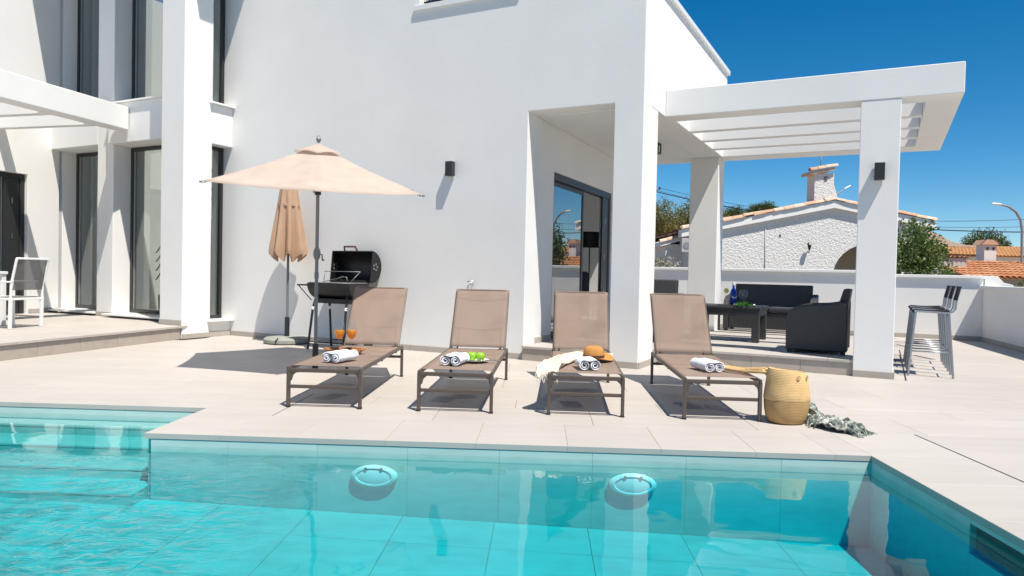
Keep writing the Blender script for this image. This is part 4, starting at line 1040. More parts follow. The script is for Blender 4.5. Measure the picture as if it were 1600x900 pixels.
# ------------------------------------------------------------------ barrel grill
bb = thing('barrel_grill', 'black charcoal barrel grill with its lid open against the facade', 'grill', WB(-6.65, 7.66, .001), -YB)
def half_barrel(cx, cy, cz_, r_, L_, a0, a1, th=.012, n=20):
    b = MB(); rings = []
    prof = [(a0+(a1-a0)*i/n) for i in range(n+1)]
    for x in (-L_/2, L_/2):
        o_ = b._v([(cx+x, cy+r_*math.cos(a), cz_+r_*math.sin(a)) for a in prof]); i_ = b._v([(cx+x, cy+(r_-th)*math.cos(a), cz_+(r_-th)*math.sin(a)) for a in prof]); rings.append((o_, i_))
    (o0,i0),(o1,i1) = rings
    for k in range(n):
        for q_ in ((o0[k],o0[k+1],o1[k+1],o1[k]), (i0[k],i1[k],i1[k+1],i0[k+1])):
            f = b.bm.faces.new(q_); f.smooth = True
        b.bm.faces.new((o0[k],i0[k],i0[k+1],o0[k+1])); b.bm.faces.new((o1[k],o1[k+1],i1[k+1],i1[k]))
    for k in (0, n): b.bm.faces.new((o0[k],o1[k],i1[k],i0[k]))
    for x, s in ((-L_/2,-1),(L_/2,1)):   # end caps
        for dx in (0, -s*.010):
            vs = b._v([(cx+x+dx, cy+(r_-.004)*math.cos(a), cz_+(r_-.004)*math.sin(a)) for a in prof]); b.bm.faces.new(vs)
    return b
half_barrel(0, 0, .90, .215, .72, PI, 2*PI).build('fire_box', M_bbq, bb)
lid = half_barrel(0, .26, 1.13, .225, .72, -PI/2-.10, PI/2-.10).build('lid', M_bbq, bb)
MB().tube([(-.11,.26,1.345),(-.10,.23,1.41),(.10,.23,1.41),(.11,.26,1.345)], .013, 8).build('lid_handle', M_handle, lid)
for x, s in ((-.352,1),(.364,1)):
    b = MB()
    for k in range(5):
        a = k*2*PI/5; b.lathe([(0,0),(.017,.0),(.017,.004),(0,.004)], (0,0,0), 10, fn=lambda q_, aa, a=a, x=x: Vector((x + q_.z*s, .345 + .040*math.cos(a) + q_.x, 1.13 + .040*math.sin(a) + q_.y)))
    b.build('vent', M_grate, lid)
b = MB()
for i in range(24): b.tube([(-.34+.0295*i, -.19, .905), (-.34+.0295*i, .19, .905)], .003, 5)
for y in (-.19,.19): b.tube([(-.345,y,.905),(.345,y,.905)], .005, 6)
b.build('grill_grate', M_grate, bb)
MB().tube([(-.345,.12,1.06),(.30,.10,1.06)], .006, 6).tube([(.30,.10,1.06),(.27,-.05,.93)], .005, 6).tube([(-.345,.12,1.06),(-.345,.10,.93)], .005, 6).build('warming_rack', M_grate, bb)
MB().tube([(.10,-.05,.91),(.10,-.06,.99),(.20,-.06,.985),(.21,-.05,.91)], .006, 6).build('grate_handle', M_grate, bb)
MB().tube([(-.25,-.02,.915),(-.02,.02,.965),(.06,.03,.99)], [.006,.006,.012], 6).build('grate_lifter', M_grate, bb)
MB().box(-.60,-.37,-.16,.18,.855,.875).build('side_shelf', M_bbq, bb, .004)
for y in (-.14,.16): MB().tube([(-.58,y,.855),(-.345,y,.66)], .007, 6).build('shelf_brace', M_bbq, bb)
for sx in (-1,1):
    for sy in (-1,1):
        lg = MB().tube([(sx*.27, sy*.12, .74), (sx*.29, sy*.17, .55), (sx*.31, sy*.235, 0)], .017, 10).build('leg', M_bbq, bb)
        MB().tube([(sx*.286, sy*.163, .575), (sx*.29, sy*.173, .535)], .0185, 10).build('leg_ring', M_lampw, lg)
MB().box(-.30,.30,-.135,.135,.625,.69).build('ash_tray', M_bbq, bb, .006)
b = MB(); b.tube([(-.3,.21,.10),(.3,.21,.10)], .008, 6).tube([(-.3,-.21,.10),(.3,-.21,.10)], .008, 6); b.build('leg_brace', M_bbq, bb)
MB().lathe([(0,0),(.085,0),(.095,.01),(.095,.028),(.085,.038),(0,.038)], n=24, fn=lambda q_, a: Vector((.335+q_.z, .235+q_.x, .10+q_.y))).build('wheel', M_plastic, bb)

# ------------------------------------------------------------------ bar stools
def make_stool():
    t = thing('bar_stool', 'x', 'bar stool', group='steel bar stools in a row')
    for sy in (-1,1):
        y = sy*.18
        MB().tube([(-.225,y*1.06,0),(-.165,y*.95,.735),(-.15,y*.94,.75)], .0125, 10).build('leg', M_steel, t)
        MB().tube([(.225,y*1.06,0),(.165,y*.95,.735)], .0125, 10).build('leg', M_steel, t)
        MB().tube([(-.18,y*.94,.75),(.15,y*.94,.742),(.20,y*.94,.755),(.225,y*.94,.79),(.23,y*.94,.86),(.265,y*.94,1.03)], .0115, 10).build('back_post', M_steel, t)
        MB().tube([(-.205,y*1.03,.29),(.205,y*1.03,.29)], .009, 8).build('side_bar', M_steel, t)
    for x, z in ((-.207,.27),(.207,.27),(-.17,.70),(.17,.70)): MB().tube([(x,-.18,z),(x,.18,z)], .009, 8).build('foot_bar', M_steel, t)
    MB().grid(10, 6, lambda u, v: (-.20+.37*u, -.175+.35*v, .772 - .010*math.sin(PI*u) - (.022*(1-u/.15)**2 if u < .15 else 0))).build('seat', M_slat, t).modifiers.new('thickness', 'SOLIDIFY').thickness = .02
    MB().grid(6, 8, lambda u, v: (.236+.036*u+.022*(1-(2*v-1)**2), -.19+.38*v, .885+.16*u)).build('backrest', M_slat, t).modifiers.new('thickness', 'SOLIDIFY').thickness = .014
    return t
s0 = make_stool()
for i, (v, lab) in enumerate(((9.72,'steel bar stool with black seat nearest the pergola pillar'), (10.48,'middle steel bar stool of the row behind the pergola pillar'), (11.22,'farthest steel bar stool nearest the rear garden wall'))):
    o = s0 if i == 0 else copy_tree(s0); place(o, WB(.495, v, .001), -YB); o['label'] = lab
# dark movement joint in the paving along the pergola side
tag(MB().box(.232,.246,9.02,12.9,.0005,.0045, Matrix.Rotation(-YB,4,'Z')).build('expansion_joint', M_black), kind='structure')
tag(MB().box(GAPP-.004,GAPP+.008,2.2,GAPQ+.008,.0005,.0030, RP).build('expansion_joint', M_black), kind='structure')

# ------------------------------------------------------------------ porch furniture
def arm_profile(depth, h_arm, h_back):
    return [(0,.035),(depth,.035),(depth,h_back),(depth-.10,h_back),(depth-.15,h_arm+.03),(depth-.25,h_arm+.012),(.22,h_arm),(.11,h_arm-.025),(.04,h_arm-.075),(.005,h_arm-.15),(0,h_arm-.22)]
def rattan_seat(name, label, cat, width, depth, loc, rz, group=None, h_arm=.60, h_back=.80):
    """front edge at local y = 0, back at y = depth, centred in x"""
    t = thing(name, label, cat, loc, rz, group); hw = width/2
    for s in (-1,1):
        x0, x1 = (s*hw, s*(hw-.09)); x0, x1 = min(x0,x1), max(x0,x1)
        MB().prism(arm_profile(depth, h_arm, h_arm+.05), x0, x1, 'x').build('side_panel', M_rattan, t, .018)
        for y in (.05, depth-.05): MB().box(x0+.015, x1-.015, y-.03, y+.03, 0, .045).build('foot', M_plastic, t)
    bk_ = MB(); bk_.prism([(depth-.20,.30),(depth-.05,.30),(depth+.02,h_back),(depth-.06,h_back+.005)], -hw+.092, hw-.092, 'x'); bk_.build('backrest', M_rattan, t, .015)
    MB().box(-hw+.092, hw-.092, .02, depth-.06, .06, .33).build('seat_base', M_rattan, t, .012)
    n = max(1, round((width-.2)/.6)); cw = (width-.19)/n
    for i in range(n): MB().box(-hw+.096+i*cw+.004, -hw+.096+(i+1)*cw-.004, .0, depth-.19, .332, .43).build('cushion', M_cush, t, .03, seg=3)
    return t
rattan_seat('sofa', 'black woven resin sofa facing the pool on the porch', 'sofa', 1.46, .68, WB(-1.72, 12.62, TZ+.001), -YB)
rattan_seat('armchair', 'black woven resin armchair beside the pergola pillar', 'armchair', .78, .70, WB(-1.08, 9.93, TZ+.001), -YB-PI/2, 'woven resin armchairs')
rattan_seat('armchair', 'black woven resin armchair half hidden behind the house pillar', 'armchair', .84, .74, WB(-2.98, 9.64, TZ+.001), -YB, 'woven resin armchairs', .62, .86)
ct = thing('coffee_table', 'low black woven coffee table with a blue bottle on it', 'table', WB(-2.02, 10.92, TZ+.001), -YB)
for i in range(2): MB().box(-.50,.49,-.39+.395*i,-.39+.395*i+.385,.465,.505).build('tabletop', M_rattan, ct, .008)
MB().panel(-.48,.47,-.375,.375,[(-.40,.39,-.30,.30)], lambda a, y, t: (a, y, .37+.094*t)).build('apron', M_rattan, ct, .004)
for sx in (-.48,.37):
    for sy in (-.375,.275): MB().box(sx, sx+.10, sy, sy+.10, 0, .368).build('leg', M_rattan, ct, .005)
TT = TZ+.506
bo = thing('bottle', 'blue glass bottle with silver cap on the coffee table', 'bottle', WB(-1.95, 10.78, TT+.012))
MB().lathe([(0,0),(.042,0),(.046,.006),(.046,.17),(.040,.20),(.020,.235),(.0165,.25),(.0165,.285)], n=24).build('bottle_body', M_blue, bo)
MB().lathe([(.018,.283),(.019,.286),(.019,.325),(.016,.328),(0,.328)], n=20).build('cap', M_plate, bo)
lb = MB()
for k in range(14):
    a0, a1 = -2.7+.17*k, -2.7+.17*(k+1); dz0 = .030*((k-7)/7)**2; dz1 = .030*((k-6)/7)**2
    lb.face([(.0468*math.cos(a0),.0468*math.sin(a0),.095+dz0),(.0468*math.cos(a1),.0468*math.sin(a1),.095+dz1),(.0468*math.cos(a1),.0468*math.sin(a1),.112+dz1),(.0468*math.cos(a0),.0468*math.sin(a0),.112+dz0)])
lb.build('label', M_label, bo)
brd = tag(MB().prism([(-.16,-.07),(.14,-.09),(.16,.06),(-.12,.09)], 0, .012).build('serving_board', M_board, None, .004), 'small wooden serving board under the blue bottle', 'board'); place(brd, WB(-2.0,10.74,TT), -YB+.2)
sg = stem_glass('wine_glass', 'empty stemmed glass beside the blue bottle', WB(-1.79,10.66,TT), False, 1.35)
lg2 = stem_glass('wine_glass', 'stemmed glass with a lemon slice in front of the blue bottle', WB(-2.0,10.70,TT+.012), False, 1.2)
ls = thing('lemon_slice', 'round lemon slice on the rim of the glass before the bottle', 'lemon slice', WB(-2.03,10.67,TT+.012+.205), -YB)
MB().lathe([(0,-.003),(.034,-.003),(.036,0),(.034,.003),(0,.003)], n=20, fn=lambda q_, a: Vector((q_.x, q_.z, q_.y))).build('flesh', M_lemon, ls)
hb = thing('herb_bunch', 'bunch of fresh green herbs lying on the coffee table', 'herbs', WB(-1.76,10.60,TT))
b = MB(); rr = random.Random(3)
for k in range(170):
    a = rr.uniform(0,2*PI); r_ = .12*math.sqrt(rr.random()); c = Vector((r_*math.cos(a)*1.3, r_*math.sin(a)*.8, .012+rr.random()*.085*(1-r_/.14)))
    d = Vector((rr.uniform(-1,1),rr.uniform(-1,1),rr.uniform(-.2,.9))).normalized(); n = d.cross(Vector((rr.uniform(-1,1),rr.uniform(-1,1),rr.uniform(-1,1)))).normalized(); s = rr.uniform(.016,.03)
    b.face([c-d*s, c+n*s*.45, c+d*s, c-n*s*.45])
tag(b.build('leaves', M_herb, hb), kind='stuff')
b = MB()
for k in range(5): b.tube([(.0,.0,.01),(.05*math.cos(k*1.3),.05*math.sin(k*1.3),.05)], .002, 5)
b.build('stalk', M_herb, hb)
for k, (x, y) in enumerate(((.13,.0),(-.12,-.06))):
    f_ = thing('flower', 'small white blossom at the right end of the herbs' if k == 0 else 'small white blossom at the left end of the herbs', 'flower', hb.location + Wd(YB, x, y, .012), -YB)
    MB().lathe([(0,0),(.014,.004),(.018,.014),(.012,.022),(0,.024)], n=10).build('petals', M_plate, f_)

# ------------------------------------------------------------------ dining chairs and table on the left terrace
def make_dchair():
    t = thing('dining_chair', 'x', 'chair', group=None)
    for s in (-1,1):
        y = s*.265
        MB().bar((0,y,0),(.01,y,.42),.035,.04).build('leg', M_whitep, t, .006)
        MB().tube([(.01,y,.40),(.02,y,.60),(.10,y,.94)], .017, 8).build('back_post', M_whitep, t)
        MB().bar((-.44,y,0),(-.44,y,.62),.035,.035).build('leg', M_whitep, t, .006)
        MB().bar((-.47,y,.63),(.04,y,.63),.045,.022).build('armrest', M_whitep, t, .006)
        MB().bar((-.44,y,.41),(.0,y,.40),.03,.03).build('seat_rail', M_whitep, t, .004)
    MB().bar((.10,-.265,.945),(.10,.265,.945),.032,.028).build('top_rail', M_whitep, t, .006)
    MB().bar((-.44,-.25,.41),(-.44,.25,.41),.03,.03).build('seat_rail', M_whitep, t, .004)
    MB().bar((.0,-.25,.40),(.0,.25,.40),.03,.03).build('seat_rail', M_whitep, t, .004)
    MB().grid(6, 4, lambda u, v: (.022+.078*v+.012*math.sin(PI*u), -.25+.50*u, .52+.41*v)).build('back_mesh', M_greymesh, t)
    MB().grid(6, 4, lambda u, v: (-.44+.45*v, -.25+.50*u, .425-.012*math.sin(PI*u))).build('seat_mesh', M_greymesh, t)
    return t
d0 = make_dchair(); place(d0, (-6.62,9.80,LZ+.001), R(-8)); d0['label'] = 'white dining chair with grey mesh back at the left edge'
dt = thing('dining_table', 'white dining table cut off by the left edge behind the chair', 'table', (-7.62,9.75,LZ+.001), R(-8))
MB().box(-.8,.42,-.5,.5,.72,.76).build('tabletop', M_whitep, dt, .006)
for sx in (-.75,.37):
    for sy in (-.45,.45): MB().box(sx-.035,sx+.035,sy-.035,sy+.035,0,.718).build('leg', M_whitep, dt, .005)

# ------------------------------------------------------------------ neighbours
def half_tile(L_, r_, n=6):
    b = MB(); A = []; B = []
    for k in range(n+1):
        a = PI*k/n; A.append((r_*math.cos(a), 0, r_*math.sin(a))); B.append((r_*.86*math.cos(a), L_, r_*.86*math.sin(a)))
    va, vb = b._v(A), b._v(B)
    for k in range(n):
        f = b.bm.faces.new((va[k],va[k+1],vb[k+1],vb[k])); f.smooth = True
    return b
def tile_roof(name, parent, o, du, dv, m, r_=.10, ln=.42):
    """real half-round tiles over the parallelogram o + s*du + t*dv (t = up the slope), joined"""
    b = MB(); nu = max(1, round(du.length/(2.1*r_))); nv = max(1, round(dv.length/ln)); x = du.normalized(); y = dv.normalized(); z = x.cross(y).normalized()
    for i in range(nu):
        for j in range(nv):
            c = o + du*((i+.5)/nu) + dv*(j/nv) + z*.02; A, B = [], []
            for k in range(6):
                a = PI*k/5; A.append(c + x*r_*math.cos(a) + z*(r_*math.sin(a)*.8+.02)); B.append(c + y*ln*1.06 + x*r_*.85*math.cos(a) + z*r_*.68*math.sin(a))
            va, vb = b._v(A), b._v(B)
            for k in range(5):
                f = b.bm.faces.new((va[k],va[k+1],vb[k+1],vb[k])); f.smooth = True
    b.face([o, o+du, o+du+dv, o+dv])
    return tag(b.build(name, m, parent), kind='stuff')
nh = thing('house', 'white roughcast neighbour house with gable and arched porch', 'house', (11,27,0))
O4 = Vector((11,27,0))
LEFT, RIGHT, RX, RZ = (6.30,2.86), (15.75,3.36), 11.95, 4.06
def roofz(x): return LEFT[1]+(RZ-LEFT[1])*(x-LEFT[0])/(RX-LEFT[0]) if x < RX else RZ+(RIGHT[1]-RZ)*(x-RX)/(RIGHT[0]-RX)
# gable wall with an arched opening, built as a strip of columns
b = MB(); xs = [6.66, 7.9, 9.2, 10.5, RX]
ax, aw, az_ = 13.30, 1.30, 1.15
arch = [ax - aw*math.cos(PI*k/16) for k in range(17)]
xs = sorted(set(xs + arch + [15.5])); 
def lo(x): return az_ + 1.28*math.sqrt(max(0, 1-((x-ax)/aw)**2)) if abs(x-ax) <= aw+1e-6 else -.1
for x0, x1 in zip(xs, xs[1:]):
    inside = (ax-aw-1e-6 <= x0 and x1 <= ax+aw+1e-6)
    b0, b1 = (lo(x0), lo(x1)) if inside else (-.1,-.1)
    P = [(x0,27,b0),(x1,27,b1),(x1,27,roofz(x1)-.24),(x0,27,roofz(x0)-.24)]; b.face(P)
    b.face([(x,27.3,z) for x,_,z in P][::-1])
    if inside: b.face([(x0,27,b0),(x0,27.3,b0),(x1,27.3,b1),(x1,27,b1)])
b.box(6.66,6.96,27.31,37,-.1,2.7); b.box(15.2,15.5,27.31,37,-.1,3.1)
b.build('gable_wall', M_stone, nh, off=-O4)
b = MB(); b.face([(11.3,29.2,0),(15.2,29.2,0),(15.2,29.2,3.2),(11.3,29.2,3.2)]); b.face([(11.3,27.3,0),(11.3,29.2,0),(11.3,29.2,3.2),(11.3,27.3,3.2)]); b.build('porch_back_wall', M_cream, nh, off=-O4)
MB().box(11.9,12.12,27.32,27.42,0,2.1).build('porch_door', M_dark, nh, off=-O4)
# verge: white fascia band then a row of tiles up each slope
for (x0, x1) in ((LEFT[0]-.02, RX), (RX, RIGHT[0])):
    b = MB(); P = [(x0,26.85,roofz(x0)-.30),(x1,26.85,roofz(x1)-.30),(x1,26.85,roofz(x1)-.02),(x0,26.85,roofz(x0)-.02)]
    A = b._v(P); B = b._v([(x,27.4,z) for x,_,z in P]); b.bm.faces.new(A); b.bm.faces.new(B[::-1])
    for k in range(4): b.bm.faces.new((A[k],B[k],B[(k+1)%4],A[(k+1)%4]))
    b.build('fascia', M_white, nh, off=-O4)
vt = half_tile(.46, .12).mesh('roof_tile', M_tile_old)
for (x0, x1) in ((LEFT[0], RX), (RIGHT[0], RX)):
    n = round(abs(x1-x0)/.38)
    for k in range(n):
        x = x0 + (x1-x0)*k/n; z = roofz(x)
        for yy in (26.90, 27.14):
            o = inst('roof_tile', vt, nh, Vector((x,yy,z+.0))-O4); d = Vector((x1-x0, 0, (RZ-roofz(x0)))).normalized()
            xx = Vector((0,-1,0)) if x1 > x0 else Vector((0,1,0)); zz = xx.cross(d)
            o.rotation_euler = Matrix((xx, d, zz)).transposed().to_euler(); o.rotation_euler.y += random.uniform(-.16,.16); o.location.z += random.uniform(-.015,.02)
tile_roof('roof_tiles', nh, Vector((LEFT[0],27.0,LEFT[1]))-O4, Vector((0,10,0)), Vector((RX-LEFT[0],0,RZ-LEFT[1])), M_tile_old, .12, .45)
tile_roof('roof_tiles', nh, Vector((RIGHT[0],37.0,RIGHT[1]))-O4, Vector((0,-10,0)), Vector((RX-RIGHT[0],0,RZ-RIGHT[1])), M_tile_old, .12, .45)
# chimney
ch = MB(); ch.box(11.44,12.18,27.5,28.2,3.6,5.12); ch.prism([(12.18,3.7),(12.55,3.7),(12.42,4.25),(12.2,4.95),(12.18,4.95)], 27.7, 28.0, 'y'); chim = ch.build('chimney', M_stone, nh, .02, off=-O4)
cc = MB(); cc.prism([(11.24,5.06),(12.16,5.24),(12.16,5.36),(11.24,5.18)], 27.38, 28.3, 'y'); cc.build('chimney_cap', M_tile_old, chim, off=-O4)
for k in range(3):
    o = inst('roof_tile', vt, chim, Vector((11.22+.30*k, 27.44, 5.20+.06*k))-O4); d = Vector((1,0,.19)).normalized(); o.rotation_euler = Matrix((Vector((0,-1,0)), d, Vector((0,-1,0)).cross(d))).transposed().to_euler()
MB().box(11.80,11.92,27.47,27.51,4.86,5.0).build('smoke_vent', M_dark, chim, off=-O4)
an = thing('aerial', 'thin aerial standing on the neighbour chimney', 'aerial', (11.78,27.8,5.28)); MB().tube([(0,0,0),(0,0,.72)], .02, 6).build('mast', M_galv, an); MB().tube([(-.12,0,.62),(.12,0,.62)], .012, 5).build('crossarm', M_galv, an)
# carriage lamp on the gable
gl = thing('wall_lantern', 'dark carriage lantern on the neighbour gable wall', 'wall lamp', (11.03,27,2.18))
MB().tube([(0,0,-.08),(0,-.16,-.10),(0,-.20,.0)], .018, 6).build('bracket', M_black, gl)
MB().lathe([(0,-.02),(.04,0),(.075,.17),(.10,.18),(.03,.28),(0,.31)], (0,-.20,.0), 6).build('lantern', M_black, gl)
MB().lathe([(.035,.02),(.062,.15)], (0,-.20,.004), 6).build('glass', M_clear, gl)
# rainwater pipe / crack line and vent hole on the gable
MB().tube([(9.47,26.985,0),(9.44,26.985,2.95)], .015, 6).build('wall_cable', M_galv, nh, off=-O4)
MB().lathe([(0,0),(.045,0),(.045,.01),(0,.01)], n=10, fn=lambda q_, a: Vector((10.0+q_.x, 26.995-q_.z, 2.70+q_.y))).build('vent_hole', M_dark, nh, off=-O4)
# lower lean-to wing on the left, air conditioner and pipe
MB().box(6.0,6.66,28.3,33,-.1,2.34).build('lean_to_wall', M_stone, nh, off=-O4)
b = MB(); b.prism([(5.78,2.24),(6.66,2.50),(6.66,2.66),(5.78,2.42)], 28.2, 33, 'y'); b.build('fascia', M_white, nh, off=-O4)
for k in range(3):
    o = inst('roof_tile', vt, nh, Vector((5.76+.30*k,28.26,2.40+.085*k))-O4); d = Vector((1,0,.28)).normalized(); o.rotation_euler = Matrix((Vector((0,-1,0)), d, Vector((0,-1,0)).cross(d))).transposed().to_euler()
ac = thing('air_conditioner', 'grey air conditioner unit hung under the neighbour eaves', 'air conditioner', (6.46,27.12,1.98))
MB().box(-.18,.19,-.30,0,0,.52).build('casing', M_greywall, ac, .02); MB().lathe([(.13,0),(.13,.012),(.10,.014),(0,.008)], n=18, fn=lambda q_, a: Vector((q_.x, -.302-q_.z, .26+q_.y))).build('fan_grille', M_galv, ac)
MB().box(6.60,6.70,26.97,27.0,0,2.3).build('drain_pipe', M_black, nh, off=-O4)

# houses to the right
oh = thing('house', 'long ochre roofed house with pale wall behind the street lamp', 'house', (29,45,0)); O5 = Vector((29,45,0))
MB().box(24.6,36.5,45,52,-.1,2.75).build('house_wall', M_pinkwall, oh, off=-O5)
tile_roof('roof_tiles', oh, Vector((24.4,44.7,2.70))-O5, Vector((12.4,0,0)), Vector((0,3.6,.75)), M_tile_ochre, .11, .42)
MB().box(24.4,36.8,48.2,48.5,3.40,3.52).build('ridge', M_tile_old, oh, off=-O5)
b = MB(); pr = [(24.0,4.42),(25.2,4.30),(26.1,4.02),(27.0,3.55),(27.9,3.38),(29.4,3.36)]
b.prism([(x,z) for x,z in pr] + [(29.4,3.24),(24.0,3.3)], 44.3, 44.62, 'y'); b.build('curved_parapet', M_tile_old, oh, off=-O5)
MB().box(28.2,36.5,44.4,44.98,1.0,1.75).build('lower_wall', M_pinkwall, oh, off=-O5)
MB().box(28.2,36.5,44.35,44.39,1.75,1.92).build('band', M_cream, oh, off=-O5)
gw = thing('shed', 'grey plastered outbuilding edged with old tiles beside the citrus tree', 'shed', (19.5,32,0)); O6 = Vector((19.5,32,0))
MB().box(18.6,20.17,32,34,-.1,2.15).build('shed_wall', M_greywall, gw, off=-O6); 
sv = half_tile(.30,.11).mesh('roof_tile', M_tile_old)
for k in range(8): inst('roof_tile', sv, gw, Vector((18.7+.2*k,31.9,2.15))-O6)
wn = thing('house', 'low house with bright orange roof tiles and white chimney at right', 'house', (21,30,0)); O7 = Vector((21,30,0))
MB().box(19.2,25.5,30.6,35,-.1,1.28).build('house_wall', M_greywall, wn, off=-O7)
tile_roof('roof_tiles', wn, Vector((19.1,30.2,1.27))-O7, Vector((6.6,0,0)), Vector((.0,3.2,.75)), M_tile_or, .12, .45)
c2 = MB().box(21.98,22.56,33.6,34.2,.6,2.86).build('chimney', M_pinkwall, wn, .02, off=-O7)
MB().prism([(21.86,2.86),(22.68,2.86),(22.50,3.10),(22.04,3.10)], 33.5, 34.3, 'y').build('chimney_cap', M_tile_old, c2, off=-O7)
for x in (22.08,22.36): MB().box(x,x+.10,33.585,33.62,2.62,2.74).build('smoke_vent', M_dark, c2, off=-O7)
# street beyond the right wall, seen mirrored in the porch door
mh = thing('house', 'orange roofed white house further along the street outside the frame', 'house', (26,22,0)) if False else None

# street lamps
def street_lamp(label, base, pts, head, r_=.055):
    t = thing('street_lamp', label, 'street lamp', base, 0, 'street lamps')
    B = Vector(base); P = [Vector(p)-B for p in pts]
    MB().tube(P, [r_]*(len(P)-2)+[r_*.7, r_*.6], 8).build('lamp_post', M_galv, t)
    h = Vector(head)-B; d = (P[-1]-P[-2]).normalized()
    MB().lathe([(0,0),(.06,.02),(.09,.12),(.085,.32),(.05,.44),(0,.46)], n=12, fn=lambda q_, a: d*q_.z + Vector((0,1,0))*q_.x + Vector((0,0,1))*q_.y*.6 + h).build('lamp_head', M_lampw, t)
street_lamp('curved grey street lamp rising at the right edge', (23.38,33,0), [(23.38,33,0),(23.32,33,2.2),(23.29,33,3.5),(23.20,33,4.0),(22.98,33,4.35),(22.65,33,4.58),(22.35,33,4.66),(22.22,33,4.67)], (22.30,33,4.68))
street_lamp('distant street lamp with white head behind the neighbour chimney', (17.3,40,0), [(17.3,40,0),(17.35,40,5.3),(17.55,40,5.58),(17.95,40,5.87),(18.3,40,6.08)], (18.25,40,6.08), .05)
# utility pole and cables
up = thing('utility_pole', 'dark lattice utility pole behind the left trees', 'utility pole', (8.72,45,0))
for sx in (-.13,.13):
    for sy in (-.13,.13): MB().bar((sx,sy,0),(sx*.7,sy*.7,6.7),.05,.05).build('pole_leg', M_galv, up)
b = MB()
for k in range(11):
    z = .3+k*.58; s = 1 if k % 2 else -1; b.bar((-.12*s,-.13,z),(.12*s,-.13,z+.55),.03,.03); b.bar((-.13,-.12*s,z),(-.13,.12*s,z+.55),.03,.03)
b.build('lattice', M_galv, up)
MB().bar((-.32,0,6.45),(.42,0,6.45),.07,.07).build('crossarm', M_galv, up)
for x in (-.25,0,.36): MB().lathe([(0,0),(.05,.02),(.06,.10),(.03,.14),(0,.15)], (x,0,6.48), 8).build('insulator', M_black, up)
def cable(label, a, b_, sag, r_=.016):
    a, b_ = Vector(a), Vector(b_); P = []
    for k in range(25):
        t_ = k/24; q_ = a.lerp(b_, t_); q_.z -= sag*4*t_*(1-t_); P.append(q_)
    o = MB().tube([p - a for p in P], r_, 5).build('power_cable', M_black); o.location = a; tag(o, label, 'cable', 'overhead cables from the lattice pole')
cable('upper overhead cable crossing from the lattice pole to the street lamp', (8.95,45,6.6), (24.6,34,4.15), .80, .012)
cable('lower thicker overhead cable crossing from the lattice pole to the right', (8.75,45,6.35), (23.9,33,3.45), .62, .026)
cable('middle overhead cable between the two other cables', (8.5,45,6.5), (24.2,33.5,3.75), .78, .010)

# ------------------------------------------------------------------ trees and shrubs
def foliage(name, clumps, n, size, m, parent, seed, off, asp=.5, up=.3, hole=.0):
    """leaf faces gathered in small sprays through several clumps"""
    rr = random.Random(seed); b = MB(); tot = sum(c[3]*c[3] for c in clumps)
    for (cx, cy, cz_, rx, rz_) in clumps:
        k = int(n*rx*rx/tot)
        for i in range(k//7):
            while True:
                p = Vector((rr.uniform(-1,1), rr.uniform(-1,1), rr.uniform(-1,1)))
                if p.length <= 1 and p.length > rr.random()**.6*.75: break
            nz = noise.noise((p.x*2.2+cx, p.y*2.2+cy, p.z*2.2+cz_+seed)); 
            if nz < -.22 - hole*0 : continue
            q0 = Vector((cx+p.x*rx*(1+.3*nz), cy+p.y*rx*(1+.3*nz), cz_+p.z*rz_*(1+.3*nz))); ax_ = (p + Vector((rr.uniform(-.6,.6),rr.uniform(-.6,.6),rr.uniform(-.2,.9)))).normalized()
            for j in range(7):
                c = q0 + ax_*size*(j*.55) + Vector((rr.uniform(-1,1),rr.uniform(-1,1),rr.uniform(-1,1)))*size*.7
                d = (ax_ + Vector((rr.uniform(-1,1),rr.uniform(-1,1),rr.uniform(-1,1)))*.9 + Vector((0,0,up*rr.uniform(-1,1)))).normalized(); w_ = d.cross(Vector((rr.uniform(-1,1),rr.uniform(-1,1),rr.uniform(-1,1)))).normalized(); s = size*rr.uniform(.6,1.25)
                b.face([c-d*s*.5, c+w_*s*asp*.5, c+d*s*.6, c-w_*s*asp*.5])
    return b.build(name, m, parent, off=off)
def tree(label, base, clumps, n, size, m, seed, trunk_r=.14, asp=.5, group=None, name='tree'):
    t = thing(name, label, 'tree', base, 0, group); B = Vector(base)
    foliage('crown', clumps, n, size, m, t, seed, -B, asp)
    b = MB(); rr = random.Random(seed)
    top = Vector((sum(c[0] for c in clumps)/len(clumps), sum(c[1] for c in clumps)/len(clumps), sum(c[2] for c in clumps)/len(clumps))) - B
    fork = top*.45; b.tube([(0,0,-.1), fork*.5+Vector((.05,0,0)), fork], [trunk_r, trunk_r*.8, trunk_r*.6], 8)
    for c in clumps:
        e_ = Vector(c[:3])-B; mid = fork.lerp(e_, .5)+Vector((rr.uniform(-.1,.1),rr.uniform(-.1,.1),.1)); b.tube([fork*.96, mid, e_], [trunk_r*.5, trunk_r*.3, trunk_r*.1], 6)
    b.build('trunk', M_bark, t); return t
tree('tall yellow green olive tree seen between the porch pillars', (7.0,36,0), [(7.25,36,3.65,.95,.95),(6.5,36.2,3.0,1.1,1.1),(7.5,35.8,2.6,1.0,.9),(6.2,36,1.9,.9,.8)], 30000, .13, M_olive, 5, .16, .35, 'olive trees left of the neighbour house')
tree('olive tree half behind the rear porch pillar', (9.0,37,0), [(8.7,37,3.3,1.0,.95),(9.6,37.2,3.75,1.1,1.05),(8.3,36.8,2.3,.95,.8),(10.2,37,2.8,1.1,1.0)], 26000, .14, M_olive, 8, .16, .35, 'olive trees left of the neighbour house')
tree('low olive shrub standing left of the olive trees behind the house pillar', (5.5,33,0), [(5.7,33,2.0,.9,.9),(5.0,33,2.8,1.0,1.0),(6.2,33,1.6,.6,.6)], 14000, .12, M_olive, 11, .10, .35)
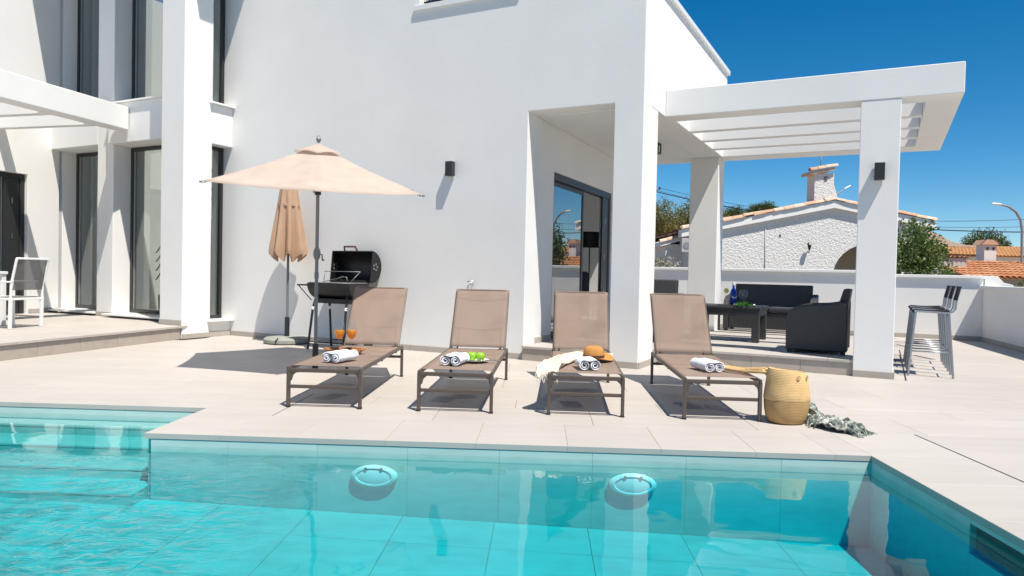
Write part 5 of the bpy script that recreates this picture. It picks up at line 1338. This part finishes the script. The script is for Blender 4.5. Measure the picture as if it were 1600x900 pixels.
tree('round pine crown behind the roof beside the rear pillar', (16.4,55,0), [(16.3,55,5.15,.75,.75),(17.1,55.3,5.5,.72,.62),(17.8,55,5.15,.55,.5),(15.5,55,4.8,.7,.6)], 22000, .15, M_pine, 15, .2, .3, 'pines behind the neighbour roof')
tree('second rounded pine crown further right behind the roof', (19.3,56,0), [(18.9,56,5.95,.55,.42),(19.6,56,6.15,.60,.42),(20.1,56,5.85,.4,.35)], 15000, .15, M_pine, 17, .18, .3, 'pines behind the neighbour roof')
tree('glossy citrus tree in front of the neighbour house', (11.85,21,0), [(11.68,21,2.17,.50,.48),(11.98,21.1,1.82,.48,.46),(11.52,20.9,1.55,.48,.48),(12.05,20.9,1.35,.40,.42)], 8000, .10, M_citrus, 21, .06, .55)
tree('dark tree behind the white chimney on the right', (39.3,60,0), [(39.3,60,4.1,1.15,.95),(38.6,60,3.6,.7,.6),(40.2,60,3.6,.8,.7)], 9000, .20, M_pine, 25, .2, .4)
for k, (x, y, z, r_, lab) in enumerate(((43.5,62,2.9,1.3,'low dark shrub right of the street lamp on the skyline'), (46,63,2.9,1.5,'larger low shrub at the far right skyline'))):
    tree(lab, (x,y,0), [(x-.6,y,z,r_*.7,.5),(x+.5,y,z-.1,r_*.7,.5)], 1800, .22, M_pine, 30+k, .12, .4, name='shrub')
hs = thing('hedge', 'low clipped hedge just over the wall behind the house pillar', 'hedge', (3.7,20,0)); foliage('hedge_leaves', [(3.4,20,1.15,.45,.40),(4.0,20.1,1.12,.42,.36),(2.8,20,1.15,.45,.40)], 3600, .06, M_hedge, hs, 41, (-3.7,-20,0)); MB().tube([(0,0,0),(.1,0,.9)], .03, 6).build('stem', M_bark, hs)
hr = thing('hedge', 'small green hedge at the foot of the street lamp', 'hedge', (14.3,20,0)); foliage('hedge_leaves', [(14.2,20,.72,.42,.40),(14.9,20,.72,.45,.42)], 2400, .06, M_hedge, hr, 43, (-14.3,-20,0)); MB().tube([(0,0,0),(.1,0,.6)], .03, 6).build('stem', M_bark, hr)
fl = thing('flower_bush', 'pale flowering bush above the left garden wall', 'bush', (4.6,24,0)); foliage('blossom', [(4.4,24,1.35,.5,.35),(5.1,24,1.2,.5,.35)], 1500, .07, leafmat('pale blossom', [(.55,.50,.40), (.62,.56,.46), (.30,.30,.14)], .2), fl, 45, (-4.6,-24,0)); MB().tube([(0,0,0),(.05,0,1.1)], .03, 6).build('stem', M_bark, fl)
for o in bpy.data.objects:
    if o.type == 'MESH' and not o.data.materials: print('NO MATERIAL', o.name)
